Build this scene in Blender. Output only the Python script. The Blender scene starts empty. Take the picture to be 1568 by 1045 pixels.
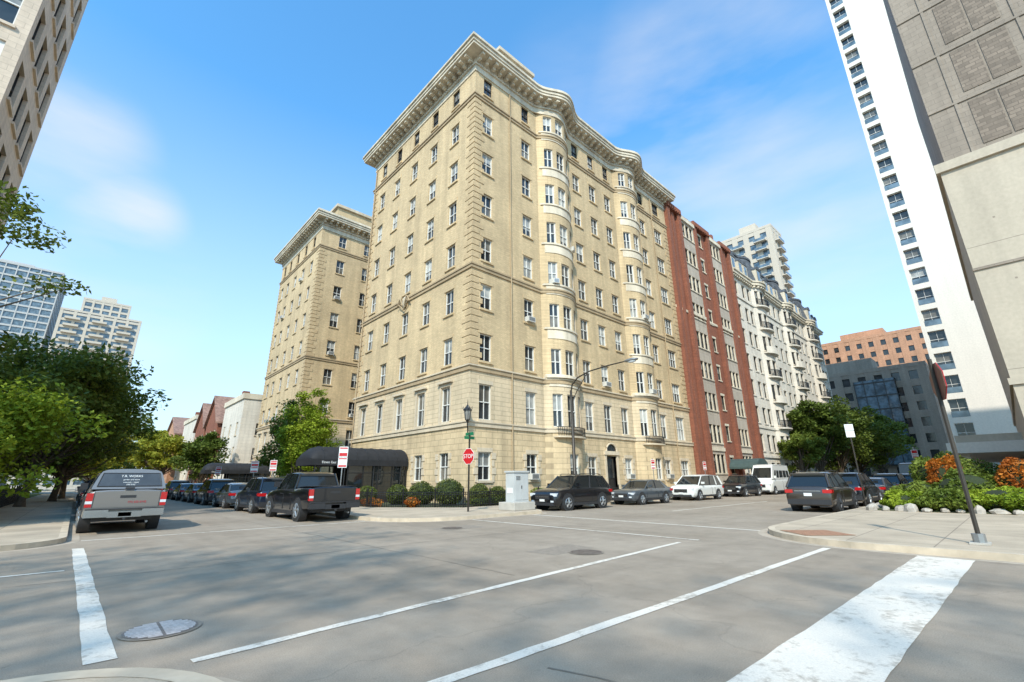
import bpy, math, random
import numpy as np
from mathutils import Vector, Matrix
from mathutils.geometry import tessellate_polygon
random.seed(7); RNG=np.random.default_rng(11)
scene=bpy.context.scene
COL=scene.collection
rad=math.radians
# ------------------------------------------------------------------ materials
def newmat(name):
    m=bpy.data.materials.new(name); m.use_nodes=True
    nt=m.node_tree; b=nt.nodes['Principled BSDF']
    return m,nt,b
def N(nt,t,**k):
    n=nt.nodes.new(t)
    for a,v in k.items(): setattr(n,a,v)
    return n
def c4(c,s=1.0): return (c[0]*s,c[1]*s,c[2]*s,1)
def noise(nt,vec,scale,detail=4,rough=.55):
    n=N(nt,'ShaderNodeTexNoise'); n.inputs['Scale'].default_value=scale
    n.inputs['Detail'].default_value=detail; n.inputs['Roughness'].default_value=rough
    if vec is not None: nt.links.new(vec,n.inputs['Vector'])
    return n.outputs['Fac']
def mrange(nt,val,a,b,c,d):
    n=N(nt,'ShaderNodeMapRange'); nt.links.new(val,n.inputs['Value'])
    for i,v in zip((1,2,3,4),(a,b,c,d)): n.inputs[i].default_value=v
    return n.outputs[0]
def mixc(nt,fac,a,b,mode='MIX'):
    n=N(nt,'ShaderNodeMix',data_type='RGBA',blend_type=mode)
    if isinstance(fac,(int,float)): n.inputs[0].default_value=fac
    else: nt.links.new(fac,n.inputs[0])
    for i,v in ((6,a),(7,b)):
        if isinstance(v,tuple): n.inputs[i].default_value=v
        else: nt.links.new(v,n.inputs[i])
    return n.outputs[2]
def scalec(nt,col,val):
    n=N(nt,'ShaderNodeVectorMath',operation='SCALE'); nt.links.new(col,n.inputs[0]); nt.links.new(val,n.inputs['Scale'])
    return n.outputs[0]
def pos(nt):
    return N(nt,'ShaderNodeNewGeometry').outputs['Position']
def mapping(nt,vec,sc):
    n=N(nt,'ShaderNodeMapping'); n.inputs['Scale'].default_value=sc; nt.links.new(vec,n.inputs['Vector']); return n.outputs[0]
def bump(nt,b,h,st=.3,dist=.02):
    n=N(nt,'ShaderNodeBump'); n.inputs['Strength'].default_value=st; n.inputs['Distance'].default_value=dist
    nt.links.new(h,n.inputs['Height']); nt.links.new(n.outputs[0],b.inputs['Normal'])
def simple(name,col,rough=.6,metal=0,var=.15,vs=2.0,coat=0,spec=.5):
    m,nt,b=newmat(name); b.inputs['Roughness'].default_value=rough; b.inputs['Metallic'].default_value=metal
    b.inputs['Specular IOR Level'].default_value=spec
    if coat: b.inputs['Coat Weight'].default_value=coat; b.inputs['Coat Roughness'].default_value=.04
    if var>0:
        p=pos(nt); f=noise(nt,p,vs,5)
        col2=mixc(nt,mrange(nt,f,.3,.7,0,1),c4(col,1-var),c4(col,1+var))
        nt.links.new(col2,b.inputs['Base Color'])
    else: b.inputs['Base Color'].default_value=c4(col)
    return m
def wallmat(name,col,bw=.24,bh=.08,mort=.012,contrast=.12,mcol=.72,streak=.22,rough=.85,bmp=.25):
    m,nt,b=newmat(name); b.inputs['Roughness'].default_value=rough
    p=pos(nt); s=N(nt,'ShaderNodeSeparateXYZ'); nt.links.new(p,s.inputs[0])
    a=N(nt,'ShaderNodeMath',operation='ADD'); nt.links.new(s.outputs[0],a.inputs[0]); nt.links.new(s.outputs[1],a.inputs[1])
    c=N(nt,'ShaderNodeCombineXYZ'); nt.links.new(a.outputs[0],c.inputs[0]); nt.links.new(s.outputs[2],c.inputs[1])
    br=N(nt,'ShaderNodeTexBrick'); nt.links.new(c.outputs[0],br.inputs['Vector'])
    br.inputs['Scale'].default_value=1; br.inputs['Brick Width'].default_value=bw; br.inputs['Row Height'].default_value=bh
    br.inputs['Mortar Size'].default_value=mort; br.inputs['Mortar Smooth'].default_value=.3
    br.inputs['Color1'].default_value=c4(col,1+contrast); br.inputs['Color2'].default_value=c4(col,1-contrast); br.inputs['Mortar'].default_value=c4(col,mcol)
    f1=noise(nt,p,.35,5); f2=noise(nt,mapping(nt,p,(1.6,1.6,.12)),1.0,5); f3=noise(nt,p,6,3)
    col1=scalec(nt,br.outputs['Color'],mrange(nt,f1,.3,.7,1-streak*.5,1+streak*.4))
    col2=scalec(nt,col1,mrange(nt,f2,.35,.75,1+streak*.3,1-streak*.8))
    col3=scalec(nt,col2,mrange(nt,f3,.3,.7,.94,1.06))
    nt.links.new(col3,b.inputs['Base Color'])
    inv=mrange(nt,br.outputs['Fac'],0,1,1,0); bump(nt,b,inv,bmp,.012)
    return m
M={}
TAN=(.595,.448,.262)
M['tan']=wallmat('tan_brick',TAN,contrast=.10,streak=.26)
M['tan_q']=wallmat('tan_quoin_brick',(.56,.415,.24),contrast=.08)
M['f1']=wallmat('banded_limestone',(.595,.475,.315),bw=1.3,bh=.31,mort=.022,contrast=.04,mcol=.70,bmp=.5)
M['base']=wallmat('rusticated_base',(.585,.45,.275),bw=.9,bh=.37,mort=.022,contrast=.06,mcol=.68,bmp=.5,streak=.3)
M['stone']=wallmat('trim_stone',(.57,.475,.345),bw=1.5,bh=3,mort=.01,contrast=.03,mcol=.8)
M['cornice']=wallmat('cornice_stone',(.63,.55,.425),bw=2.4,bh=5,mort=.008,contrast=.02,mcol=.85,streak=.35)
M['band']=wallmat('belt_course',(.39,.29,.175),bw=1.6,bh=3,mort=.01,contrast=.05)
M['red']=wallmat('red_brick',(.26,.092,.052),contrast=.2)
M['red2']=wallmat('orange_brick',(.50,.27,.165),contrast=.18)
M['cream']=wallmat('cream_limestone',(.65,.59,.50),bw=1.1,bh=.45,mort=.012,contrast=.03,mcol=.8)
M['greypanel']=wallmat('grey_spandrel',(.43,.37,.30),bw=1.2,bh=1.2,mort=.015,contrast=.05)
M['beigeconc']=wallmat('beige_concrete',(.47,.405,.315),bw=60,bh=6.1,mort=.02,contrast=.0,mcol=.6,streak=.14)
M['whiteconc']=wallmat('white_concrete',(.72,.67,.59),bw=90,bh=3.1,mort=.008,contrast=.0,mcol=.9,streak=.05)
M['palegrey']=wallmat('pale_grey_tower_cladding',(.47,.46,.44),bw=90,bh=3.1,mort=.008,contrast=.0,mcol=.9,streak=.05)
M['tantower']=wallmat('tan_tower_cladding',(.54,.47,.38),bw=90,bh=3.1,mort=.008,contrast=.0,mcol=.9,streak=.05)
M['brownpanel']=wallmat('brown_block_panel',(.225,.178,.138),bw=.4,bh=.2,mort=.02,contrast=.22,mcol=.7)
M['browngrid']=wallmat('brown_grid_pier',(.285,.235,.187),bw=.6,bh=.3,mort=.012,contrast=.06)
M['leftwall']=wallmat('pale_facade',(.60,.49,.38),bw=.6,bh=.3,mort=.01,contrast=.04)
M['dkbrick']=wallmat('dark_brick',(.31,.245,.19),contrast=.12)
M['slate']=wallmat('slate_roof',(.09,.10,.115),bw=.3,bh=.2,mort=.01,contrast=.3)
M['rooftile']=wallmat('roof_tiles',(.27,.16,.12),bw=.3,bh=.2,mort=.012,contrast=.25)
M['roof']=simple('roof_membrane',(.2,.2,.19),.9)
def glass(name,col,rough=.06,spec=.6):
    m,nt,b=newmat(name); b.inputs['Roughness'].default_value=rough; b.inputs['Specular IOR Level'].default_value=spec
    p=pos(nt); f=noise(nt,p,.9,2)
    nt.links.new(mixc(nt,mrange(nt,f,.35,.65,0,1),c4(col,.6),c4(col,1.5)),b.inputs['Base Color'])
    f2=noise(nt,p,1.3,1); bump(nt,b,f2,.08,.03)
    return m
M['glass']=glass('window_glass',(.028,.032,.034))
M['glass_b']=glass('window_with_blind',(.30,.30,.28),.12)
M['glass_c']=glass('window_with_curtain',(.13,.12,.10),.1)
M['glass_t']=glass('tower_glass',(.10,.14,.17),.05,.9)
M['frame']=simple('white_window_frame',(.66,.65,.61),.5,var=.05)
M['dframe']=simple('dark_window_frame',(.035,.033,.03),.4,var=.1)
M['ac']=simple('air_conditioner_case',(.55,.54,.50),.5,var=.1)
M['black']=simple('black_iron',(.014,.014,.015),.4,var=.2)
M['canvas']=simple('black_canvas',(.012,.012,.014),.75,var=.3,vs=3)
M['canvas_g']=simple('green_canvas',(.05,.08,.075),.7,var=.2)
M['galv']=simple('galvanized_steel',(.32,.33,.33),.45,.7,var=.15)
M['bronze']=simple('dark_bronze_pole',(.05,.042,.034),.45,.3)
M['signred']=simple('sign_red',(.50,.015,.02),.4,var=.05)
M['signwhite']=simple('sign_white',(.70,.70,.68),.4,var=.05)
M['signback']=simple('sign_back_brown',(.17,.07,.05),.5,var=.1)
M['signgreen']=simple('sign_green',(.01,.16,.07),.4,var=.05)
M['cab']=simple('cabinet_grey',(.46,.47,.46),.5,var=.06)
M['conc']=simple('plain_concrete',(.42,.39,.34),.9,var=.12,vs=3)
M['tire']=simple('tyre_rubber',(.02,.02,.02),.85,var=.2)
M['rim']=simple('alloy_rim',(.45,.46,.47),.3,.8,var=.05)
M['rimd']=simple('rim_dark',(.05,.05,.055),.4,.4,var=.05)
M['cglass']=simple('car_glass',(.012,.015,.016),.04,var=.0,spec=.8)
M['chrome']=simple('chrome',(.6,.6,.6),.15,1,var=0)
M['plastic']=simple('black_plastic',(.025,.025,.027),.6,var=.1)
M['tail']=simple('tail_light',(.45,.012,.012),.15,var=0,coat=.8)
M['head']=simple('headlight',(.65,.68,.70),.08,var=0,coat=1)
def paint(name,col,metal=.3): return simple('car_paint_'+name,col,.28,metal,var=0,coat=1)
PA=dict(black=paint('black',(.010,.010,.012)),gray=paint('gray',(.075,.072,.068)),silver=paint('silver',(.22,.20,.18),.35),
 white=paint('white',(.70,.70,.67),0),navy=paint('navy',(.015,.022,.04)),steel=paint('steel',(.10,.12,.14),.5),brown=paint('brown',(.05,.037,.028)))
def ground_mats():
    m,nt,b=newmat('aged_asphalt'); b.inputs['Roughness'].default_value=.92; b.inputs['Specular IOR Level'].default_value=.25
    p=pos(nt); f1=noise(nt,p,.22,6); f2=noise(nt,p,80,3,.8); f3=noise(nt,p,2.2,6,.65)
    col=mixc(nt,mrange(nt,f1,.35,.65,0,1),(.270,.222,.170,1),(.335,.280,.220,1))
    col=scalec(nt,col,mrange(nt,f2,.3,.7,.76,1.24)); col=scalec(nt,col,mrange(nt,f3,.3,.7,.88,1.10))
    f4=noise(nt,mapping(nt,p,(.10,1.1,1)),1.0,3); col=scalec(nt,col,mrange(nt,f4,.5,.72,1,.88))
    f6=noise(nt,mapping(nt,p,(1.4,.10,1)),1.0,4); col=scalec(nt,col,mrange(nt,f6,.45,.7,1.03,.90))
    f5=noise(nt,p,5,2); col=scalec(nt,col,mrange(nt,f5,.70,.78,1,.78))
    v=N(nt,'ShaderNodeTexVoronoi',feature='DISTANCE_TO_EDGE'); v.inputs['Scale'].default_value=.14
    d=N(nt,'ShaderNodeVectorMath',operation='ADD'); nz=N(nt,'ShaderNodeTexNoise'); nz.inputs['Scale'].default_value=1.1; nz.inputs['Detail'].default_value=6
    nt.links.new(p,nz.inputs['Vector']); nt.links.new(p,d.inputs[0]); nt.links.new(nz.outputs['Color'],d.inputs[1]); nt.links.new(d.outputs[0],v.inputs['Vector'])
    col=scalec(nt,col,mrange(nt,v.outputs['Distance'],.0,.0025,.86,1))
    nt.links.new(col,b.inputs['Base Color']); bump(nt,b,f2,.4,.01); M['asphalt']=m
    m,nt,b=newmat('sidewalk_concrete'); b.inputs['Roughness'].default_value=.9
    p=pos(nt); br=N(nt,'ShaderNodeTexBrick'); nt.links.new(p,br.inputs['Vector']); br.offset=0
    for k,vv in (('Scale',1),('Brick Width',1.5),('Row Height',1.5),('Mortar Size',.012)): br.inputs[k].default_value=vv
    br.inputs['Color1'].default_value=(.46,.375,.275,1); br.inputs['Color2'].default_value=(.41,.335,.245,1); br.inputs['Mortar'].default_value=(.23,.185,.14,1)
    f=noise(nt,p,.9,6); col=scalec(nt,br.outputs['Color'],mrange(nt,f,.3,.7,.80,1.12)); f2=noise(nt,p,60,2); col=scalec(nt,col,mrange(nt,f2,.3,.7,.9,1.1))
    nt.links.new(col,b.inputs['Base Color']); bump(nt,b,f2,.2,.005); M['walk']=m
    m,nt,b=newmat('worn_road_paint'); b.inputs['Roughness'].default_value=.75
    p=pos(nt); f=noise(nt,p,7,8,.72); f2=noise(nt,p,.8,3); f3=noise(nt,p,70,2,.7)
    a=N(nt,'ShaderNodeMath',operation='ADD'); nt.links.new(f,a.inputs[0]); nt.links.new(mrange(nt,f2,.3,.7,-.14,.14),a.inputs[1])
    fac=mrange(nt,a.outputs[0],.52,.68,.04,.8)
    col=mixc(nt,fac,(.70,.64,.55,1),(.33,.28,.22,1)); col=scalec(nt,col,mrange(nt,f3,.3,.7,.88,1.08))
    nt.links.new(col,b.inputs['Base Color']); M['mark']=m
    M['kerb']=simple('kerb_concrete',(.49,.405,.30),.9,var=.22,vs=2)
    M['soil']=simple('garden_soil',(.05,.06,.025),.95,var=.4,vs=4)
    M['grass']=simple('lawn_grass',(.08,.12,.03),.95,var=.4,vs=6)
    M['field']=simple('distant_ground',(.12,.12,.10),.95,var=.2,vs=.05)
    M['iron']=simple('cast_iron_cover',(.17,.14,.12),.6,.2,var=.3,vs=20)
    M['coverbar']=simple('worn_cover_rib',(.55,.50,.48),.5,.2,var=.2,vs=20)
    M['tactile']=simple('tactile_red',(.32,.17,.10),.8,var=.2,vs=8)
    M['tar']=simple('tar_seam',(.185,.155,.122),.85,var=.3,vs=3)
    M['patch']=simple('asphalt_patch',(.245,.205,.162),.9,var=.2,vs=9)
    M['gutter']=simple('gutter_pan',(.39,.325,.25),.9,var=.2,vs=1.5)
ground_mats()
def leafmat(name,dark,light,tr=.3):
    m,nt,b=newmat(name); b.inputs['Roughness'].default_value=.6; b.inputs['Specular IOR Level'].default_value=.2
    p=pos(nt); f=noise(nt,p,.8,3); f2=noise(nt,p,9,2)
    col=mixc(nt,mrange(nt,f,.35,.65,0,1),c4(dark),c4(light)); col=scalec(nt,col,mrange(nt,f2,.3,.7,.65,1.4))
    nt.links.new(col,b.inputs['Base Color'])
    t=N(nt,'ShaderNodeBsdfTranslucent'); nt.links.new(col,t.inputs['Color'])
    mx=N(nt,'ShaderNodeMixShader'); mx.inputs[0].default_value=tr
    out=nt.nodes['Material Output']; nt.links.new(b.outputs[0],mx.inputs[1]); nt.links.new(t.outputs[0],mx.inputs[2]); nt.links.new(mx.outputs[0],out.inputs[0])
    return m
M['leaf_d']=leafmat('foliage_dark',(.06,.095,.014),(.13,.17,.028))
M['leaf_g']=leafmat('foliage_green',(.09,.13,.018),(.18,.22,.036))
M['leaf_y']=leafmat('foliage_yellow_green',(.20,.23,.025),(.40,.38,.045),.4)
M['leaf_b']=leafmat('foliage_bright',(.16,.23,.018),(.31,.38,.035),.35)
M['leaf_r']=leafmat('foliage_autumn_red',(.32,.08,.015),(.58,.22,.03),.35)
M['leaf_h']=leafmat('foliage_hedge',(.07,.095,.02),(.15,.17,.045))
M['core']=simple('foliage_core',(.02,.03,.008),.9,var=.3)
M['bark']=simple('bark',(.11,.085,.06),.95,var=.35,vs=5)
M['rock']=simple('bed_stone',(.38,.34,.29),.85,var=.3,vs=3)
# ------------------------------------------------------------------ mesh builder
class MB:
    def __init__(s): s.v=[];s.f=[];s.mi=[];s.mats=[]
    def m(s,mat):
        if isinstance(mat,str): mat=M[mat]
        if mat not in s.mats: s.mats.append(mat)
        return s.mats.index(mat)
    def face(s,pts,mat):
        n=len(s.v); s.v.extend([tuple(p) for p in pts]); s.f.append(tuple(range(n,n+len(pts)))); s.mi.append(s.m(mat))
    def hexa(s,p,mat):
        n=len(s.v); s.v.extend([tuple(q) for q in p]); k=s.m(mat)
        for f in ((0,3,2,1),(4,5,6,7),(0,1,5,4),(1,2,6,5),(2,3,7,6),(3,0,4,7)):
            s.f.append(tuple(n+i for i in f)); s.mi.append(k)
    def box(s,x0,x1,y0,y1,z0,z1,mat):
        s.hexa([(x0,y0,z0),(x1,y0,z0),(x1,y1,z0),(x0,y1,z0),(x0,y0,z1),(x1,y0,z1),(x1,y1,z1),(x0,y1,z1)],mat)
    def ub(s,P,u0,u1,d0,d1,z0,z1,mat,seg=None):
        if seg is None: us=[u0,u1]
        else: us=list(np.linspace(u0,u1,seg+1))
        k=s.m(mat); rings=[]
        for u in us:
            n=len(s.v); s.v.extend([P(u,d0,z0),P(u,d1,z0),P(u,d1,z1),P(u,d0,z1)]); rings.append(n)
        for a,b in zip(rings[:-1],rings[1:]):
            for i in range(4):
                j=(i+1)%4; s.f.append((a+i,b+i,b+j,a+j)); s.mi.append(k)
        a=rings[0]; s.f.append((a,a+1,a+2,a+3)); s.mi.append(k)
        a=rings[-1]; s.f.append((a+3,a+2,a+1,a)); s.mi.append(k)
    def loft(s,rings,mat,caps=True):
        k=s.m(mat); n=len(s.v); m=len(rings[0])
        for r in rings: s.v.extend([tuple(p) for p in r])
        for i in range(len(rings)-1):
            for j in range(m):
                a=n+i*m+j; b=n+i*m+(j+1)%m; s.f.append((a,b,b+m,a+m)); s.mi.append(k)
        if caps:
            s.f.append(tuple(n+j for j in reversed(range(m)))); s.mi.append(k)
            s.f.append(tuple(n+(len(rings)-1)*m+j for j in range(m))); s.mi.append(k)
    def tube(s,pts,rs,mat,n=8):
        pts=[Vector(p) for p in pts]; rings=[]
        if isinstance(rs,(int,float)): rs=[rs]*len(pts)
        for i,p in enumerate(pts):
            t=(pts[min(i+1,len(pts)-1)]-pts[max(i-1,0)]).normalized()
            a=t.cross(Vector((0,0,1)) if abs(t.z)<.95 else Vector((1,0,0))).normalized(); b=t.cross(a)
            rings.append([p+(a*math.cos(q)+b*math.sin(q))*rs[i] for q in [2*math.pi*j/n for j in range(n)]])
        s.loft(rings,mat)
    def ell(s,c,r,mat,n=12,k=7,jit=0):
        rings=[]
        for i in range(k+1):
            ph=-math.pi/2+math.pi*i/k; cr=max(math.cos(ph),.02)
            rings.append([(c[0]+r[0]*cr*math.cos(2*math.pi*j/n)*(1+random.uniform(-jit,jit)),c[1]+r[1]*cr*math.sin(2*math.pi*j/n)*(1+random.uniform(-jit,jit)),c[2]+r[2]*math.sin(ph)) for j in range(n)])
        s.loft(rings,mat)
    def build(s,name,parent=None,smooth=None,bevel=0):
        me=bpy.data.meshes.new(name); me.from_pydata(s.v,[],s.f)
        for m in s.mats: me.materials.append(m)
        me.polygons.foreach_set('material_index',s.mi); me.update()
        if smooth is not None:
            me.polygons.foreach_set('use_smooth',[True]*len(me.polygons))
            try: me.set_sharp_from_angle(angle=rad(smooth))
            except Exception: pass
        o=bpy.data.objects.new(name,me); COL.objects.link(o)
        if bevel:
            b=o.modifiers.new('bevel','BEVEL'); b.width=bevel; b.segments=2; b.limit_method='ANGLE'; b.angle_limit=rad(40)
        if parent: o.parent=parent
        return o
def empty(name,loc=(0,0,0),rz=0):
    e=bpy.data.objects.new(name,None); COL.objects.link(e); e.location=loc; e.rotation_euler=(0,0,rz); e.empty_display_size=.3; return e
def text(name,s,size,mat,parent,loc,rot):
    c=bpy.data.curves.new(name,'FONT'); c.body=s; c.size=size; c.align_x='CENTER'; c.align_y='CENTER'; c.extrude=.002
    o=bpy.data.objects.new(name,c); COL.objects.link(o); c.materials.append(M[mat]); o.parent=parent; o.location=loc; o.rotation_euler=rot
# ------------------------------------------------------------------ facade tools
def facade(mb,P,us,z0,z1,ops,mf,zb=()):
    U=set(us); Z={z0,z1}|set(zb)
    for o in ops: U|={o[0],o[1]}; Z|={o[2],o[3]}
    U=sorted(round(u,4) for u in U); Z=sorted(round(z,4) for z in Z if z0<=z<=z1)
    for i in range(len(U)-1):
        if U[i+1]-U[i]<1e-3: continue
        uc=(U[i]+U[i+1])/2
        col=[o for o in ops if o[0]<uc<o[1]]
        for j in range(len(Z)-1):
            if Z[j+1]-Z[j]<1e-3: continue
            zc=(Z[j]+Z[j+1])/2
            if any(o[2]<zc<o[3] for o in col): continue
            mb.face([P(U[i],0,Z[j]),P(U[i+1],0,Z[j]),P(U[i+1],0,Z[j+1]),P(U[i],0,Z[j+1])],mf(zc))
def window(mb,P,o,wall='stone',frame='frame',R=.2,sill=True,lintel=None,mull=1,rail=True,ac=.06):
    u0,u1,a,b=o; w=u1-u0
    mb.face([P(u0,0,a),P(u0,R,a),P(u0,R,b),P(u0,0,b)],wall); mb.face([P(u1,R,a),P(u1,0,a),P(u1,0,b),P(u1,R,b)],wall)
    mb.face([P(u0,0,b),P(u0,R,b),P(u1,R,b),P(u1,0,b)],wall); mb.face([P(u0,R,a),P(u0,0,a),P(u1,0,a),P(u1,R,a)],wall)
    zm=(a+b)/2; r=random.random()
    up='glass_b' if r<.38 else ('glass_c' if r<.6 else 'glass'); lo='glass_b' if r<.12 else ('glass_c' if r>.85 else 'glass')
    zz=zm if r>.2 else a+(b-a)*random.uniform(.25,.75)
    mb.face([P(u0,R-.01,a),P(u1,R-.01,a),P(u1,R-.01,zz),P(u0,R-.01,zz)],lo); mb.face([P(u0,R-.01,zz),P(u1,R-.01,zz),P(u1,R-.01,b),P(u0,R-.01,b)],up)
    t=.055
    mb.ub(P,u0,u0+t,R-.09,R+.02,a,b,frame); mb.ub(P,u1-t,u1,R-.09,R+.02,a,b,frame)
    mb.ub(P,u0+t,u1-t,R-.088,R+.02,a,a+t,frame); mb.ub(P,u0+t,u1-t,R-.088,R+.02,b-t,b,frame)
    if rail: mb.ub(P,u0+t,u1-t,R-.075,R+.02,zm-.03,zm+.03,frame)
    for k in range(mull):
        uc=u0+w*(k+1)/(mull+1); mb.ub(P,uc-.018,uc+.018,R-.065,R+.02,a+t,b-t,frame)
    if sill: mb.ub(P,u0-.1,u1+.1,-.1,.03,a-.14,a-.002,wall)
    if lintel=='flat': mb.ub(P,u0-.12,u1+.12,-.03,.03,b+.002,b+.26,wall)
    if lintel=='hood':
        mb.ub(P,u0-.16,u0-.003,-.05,.03,a,b+.05,wall); mb.ub(P,u1+.003,u1+.16,-.05,.03,a,b+.05,wall)
        mb.ub(P,u0-.16,u1+.16,-.06,.03,b+.052,b+.28,wall); mb.ub(P,u0-.28,u1+.28,-.24,.03,b+.282,b+.42,wall)
    if random.random()<ac:
        mb.ub(P,u0+.15,u1-.15,-.32,R-.03,a+.03,a+.42,'ac'); mb.ub(P,u0+.2,u1-.2,-.325,-.319,a+.08,a+.37,'galv')
# ------------------------------------------------------------------ main apartment building
X0,Y0=17.1,22.4
BAYS=(8.9,20.5)
def bowf(u,hw=2.05,A=.98,p=2.3):
    for c in BAYS:
        t=abs(u-c)/hw
        if t<1: return A*(1-t**p)
    return 0
def smoothbow(u):
    s=0
    for c in BAYS:
        t=abs(u-c)/2.9
        if t<1: s+=1.05*math.cos(t*math.pi/2)**2
    return s
PS=lambda u,d,z:(X0+u,Y0-bowf(u)+d,z)
PC=lambda u,d,z:(X0+u,Y0-smoothbow(u)+d,z)
PW=lambda u,d,z:(X0+d,Y0+u,z)
LW=17.0; LS=29.3
PN=lambda u,d,z:(X0+u,Y0+LW-d,z)
Y2=54.4; LW2=16.2
PS2=lambda u,d,z:(X0+u,Y2+d,z)
PW2=lambda u,d,z:(X0+d,Y2+u,z)
FL=[(1.5,3.2),(5.2,7.5),(9.05,10.95),(12.75,14.62),(16.4,18.27),(20.05,21.92),(23.75,25.6),(27.4,29.25),(31.15,32.8)]
ZT=34.3
def zonemat(z): return 'base' if z<4.8 else ('f1' if z<8.5 else 'tan')
def apartment():
    root=empty('corner_apartment_building')
    W=MB(); WI=MB(); T=MB()
    busS=[0,LS]+[c+t for c in BAYS for t in np.linspace(-2.05,2.05,15)]
    ops=[]; meta=[]
    for k,(a,b) in enumerate(FL):
        for uc,w in ((1.3,1.02),(5.5,1.0),(12.2,1.05),(14.7,1.05),(17.2,1.05),(23.8,1.1),(27.1,1.6)):
            if k==0 and uc==14.7: 
                ops.append((14.0,15.4,.35,3.3)); meta.append('door'); continue
            ww=w if k<8 else w*.85
            ops.append((uc-ww/2,uc+ww/2,a,b)); meta.append(k)
        for c in BAYS:
            for off,w in ((0,1.0),(-1.22,.72),(1.22,.72)):
                if k==0 and off!=0: continue
                ops.append((c+off-w/2,c+off+w/2,a-.05,b+.05 if k<8 else b)); meta.append(('bay',k))
    facade(W,PS,busS,0,ZT,ops,zonemat,(4.8,8.5))
    for o,mt in zip(ops,meta):
        if mt=='door':
            u0,u1,a,b=o; WI.ub(PS,u0,u1,.22,.3,a,b,'black'); WI.ub(PS,u0-.22,u0-.003,-.08,.03,a,b+.1,'stone'); WI.ub(PS,u1+.003,u1+.22,-.08,.03,a,b+.1,'stone')
            WI.ub(PS,u0-.3,u1+.3,-.16,.03,b+.102,b+.4,'stone'); WI.ub(PS,u0+.1,u1-.1,.18,.215,1.6,3.1,'glass'); WI.ub(PS,u0-.4,u1+.4,-.9,.2,.13,.3,'conc')
            q=[PS(14.7+.72*math.cos(t),-.09,b+.4+.62*math.sin(t)) for t in np.linspace(0,math.pi,13)]; WI.tube(q,.07,'stone',6); WI.face([PS(14.7+.7*math.cos(t),-.012,b+.4+.6*math.sin(t)) for t in np.linspace(0,math.pi,13)],'glass')
            continue
        isb=isinstance(mt,tuple); k=mt[1] if isb else mt
        w=o[1]-o[0]
        window(WI,PS,o,'stone' if k<2 or isb else 'tan','frame' if k<8 or isb else 'dframe',lintel=None if isb else ('flat' if k<8 else None),mull=2 if w>1.4 else 1,ac=.08)
    for wing,(Pw,Lw) in enumerate(((PW,LW),(PW2,LW2))):
        ops=[];ks=[]
        for k,(a,b) in enumerate(FL):
            for i,uc in enumerate((2.6,5.7,8.85,12.0,15.0 if wing==0 else 14.6)):
                if k==0 and i==2: ops.append((uc-.9,uc+.9,.2,3.2)); ks.append('d'); continue
                w=1.05 if k<8 else .95
                ops.append((uc-w/2,uc+w/2,a,b)); ks.append(k)
        facade(W,Pw,[0,Lw],0,ZT,ops,zonemat,(4.8,8.5))
        for o,k in zip(ops,ks):
            if k=='d': WI.ub(Pw,o[0],o[1],.25,.3,o[2],o[3],'glass'); continue
            window(WI,Pw,o,'stone' if k<2 else 'tan','frame' if k<8 else 'dframe',lintel='hood' if k==1 else ('flat' if 1<k<8 else None),ac=.03)
    for Pn,L in ((PN,16.0),(PS2,16.0)):
        ops=[];
        for k,(a,b) in enumerate(FL):
            for uc in ((2.8,6.3,9.5,12.5)): ops.append((uc-.5,uc+.5,a,b))
        facade(W,Pn,[0,L],0,ZT,ops,zonemat,(4.8,8.5))
        for o in ops: window(WI,Pn,o,'tan','frame',lintel='flat')
    W.face([(X0+16,Y0+LW,0),(X0+16,Y2,0),(X0+16,Y2,ZT),(X0+16,Y0+LW,ZT)],'tan')
    W.face([(X0+LS,Y0,0),(X0+LS,Y2+LW2,0),(X0+LS,Y2+LW2,ZT),(X0+LS,Y0,ZT)],'tan')
    W.face([(X0,Y2+LW2,0),(X0+LS,Y2+LW2,0),(X0+LS,Y2+LW2,ZT),(X0,Y2+LW2,ZT)],'tan')
    W.face([(X0,Y0,ZT),(X0+LS,Y0,ZT),(X0+LS,Y0+LW,ZT),(X0,Y0+LW,ZT)],'roof')
    W.face([(X0+16,Y0+LW,ZT),(X0+LS,Y0+LW,ZT),(X0+LS,Y2,ZT),(X0+16,Y2,ZT)],'roof')
    W.face([(X0,Y2,ZT),(X0+LS,Y2,ZT),(X0+LS,Y2+LW2,ZT),(X0,Y2+LW2,ZT)],'roof')
    def ring(e,z0,z1,mat,smooth=False,back=.05):
        P=PC if smooth else PS
        T.ub(P,-e,LS+(e if z0>30 else 0),-e,back,z0,z1,mat,seg=160 if smooth else 146)
        T.ub(PW,back,LW+e,-e,back,z0,z1,mat); T.ub(PN,back,16,-e,back,z0,z1,mat)
        T.ub(PS2,-e,16,-e,back,z0,z1,mat); T.ub(PW2,back,LW2+e,-e,back,z0,z1,mat)
    ring(.10,4.72,4.98,'stone'); ring(.16,4.98,5.06,'stone')
    ring(.10,8.30,8.58,'band'); ring(.17,8.58,8.68,'stone')
    ring(.09,15.55,15.78,'band'); ring(.15,15.78,15.90,'band')
    ring(.09,30.35,30.58,'band'); ring(.16,30.58,30.70,'band')
    ring(.06,.0,.62,'base')
    ring(.07,32.98,33.12,'cornice',True)
    ring(.05,33.12,33.55,'cornice',True); ring(.16,33.55,33.70,'cornice',True); ring(.10,33.70,34.26,'cornice',True)
    ring(1.02,34.26,34.50,'cornice',True,.3); ring(1.10,34.50,34.78,'cornice',True,.3); ring(1.22,34.78,34.86,'cornice',True,.3); ring(1.17,34.86,35.08,'cornice',True,.3)
    ring(.0,35.08,35.35,'cornice',False,.3)
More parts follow.
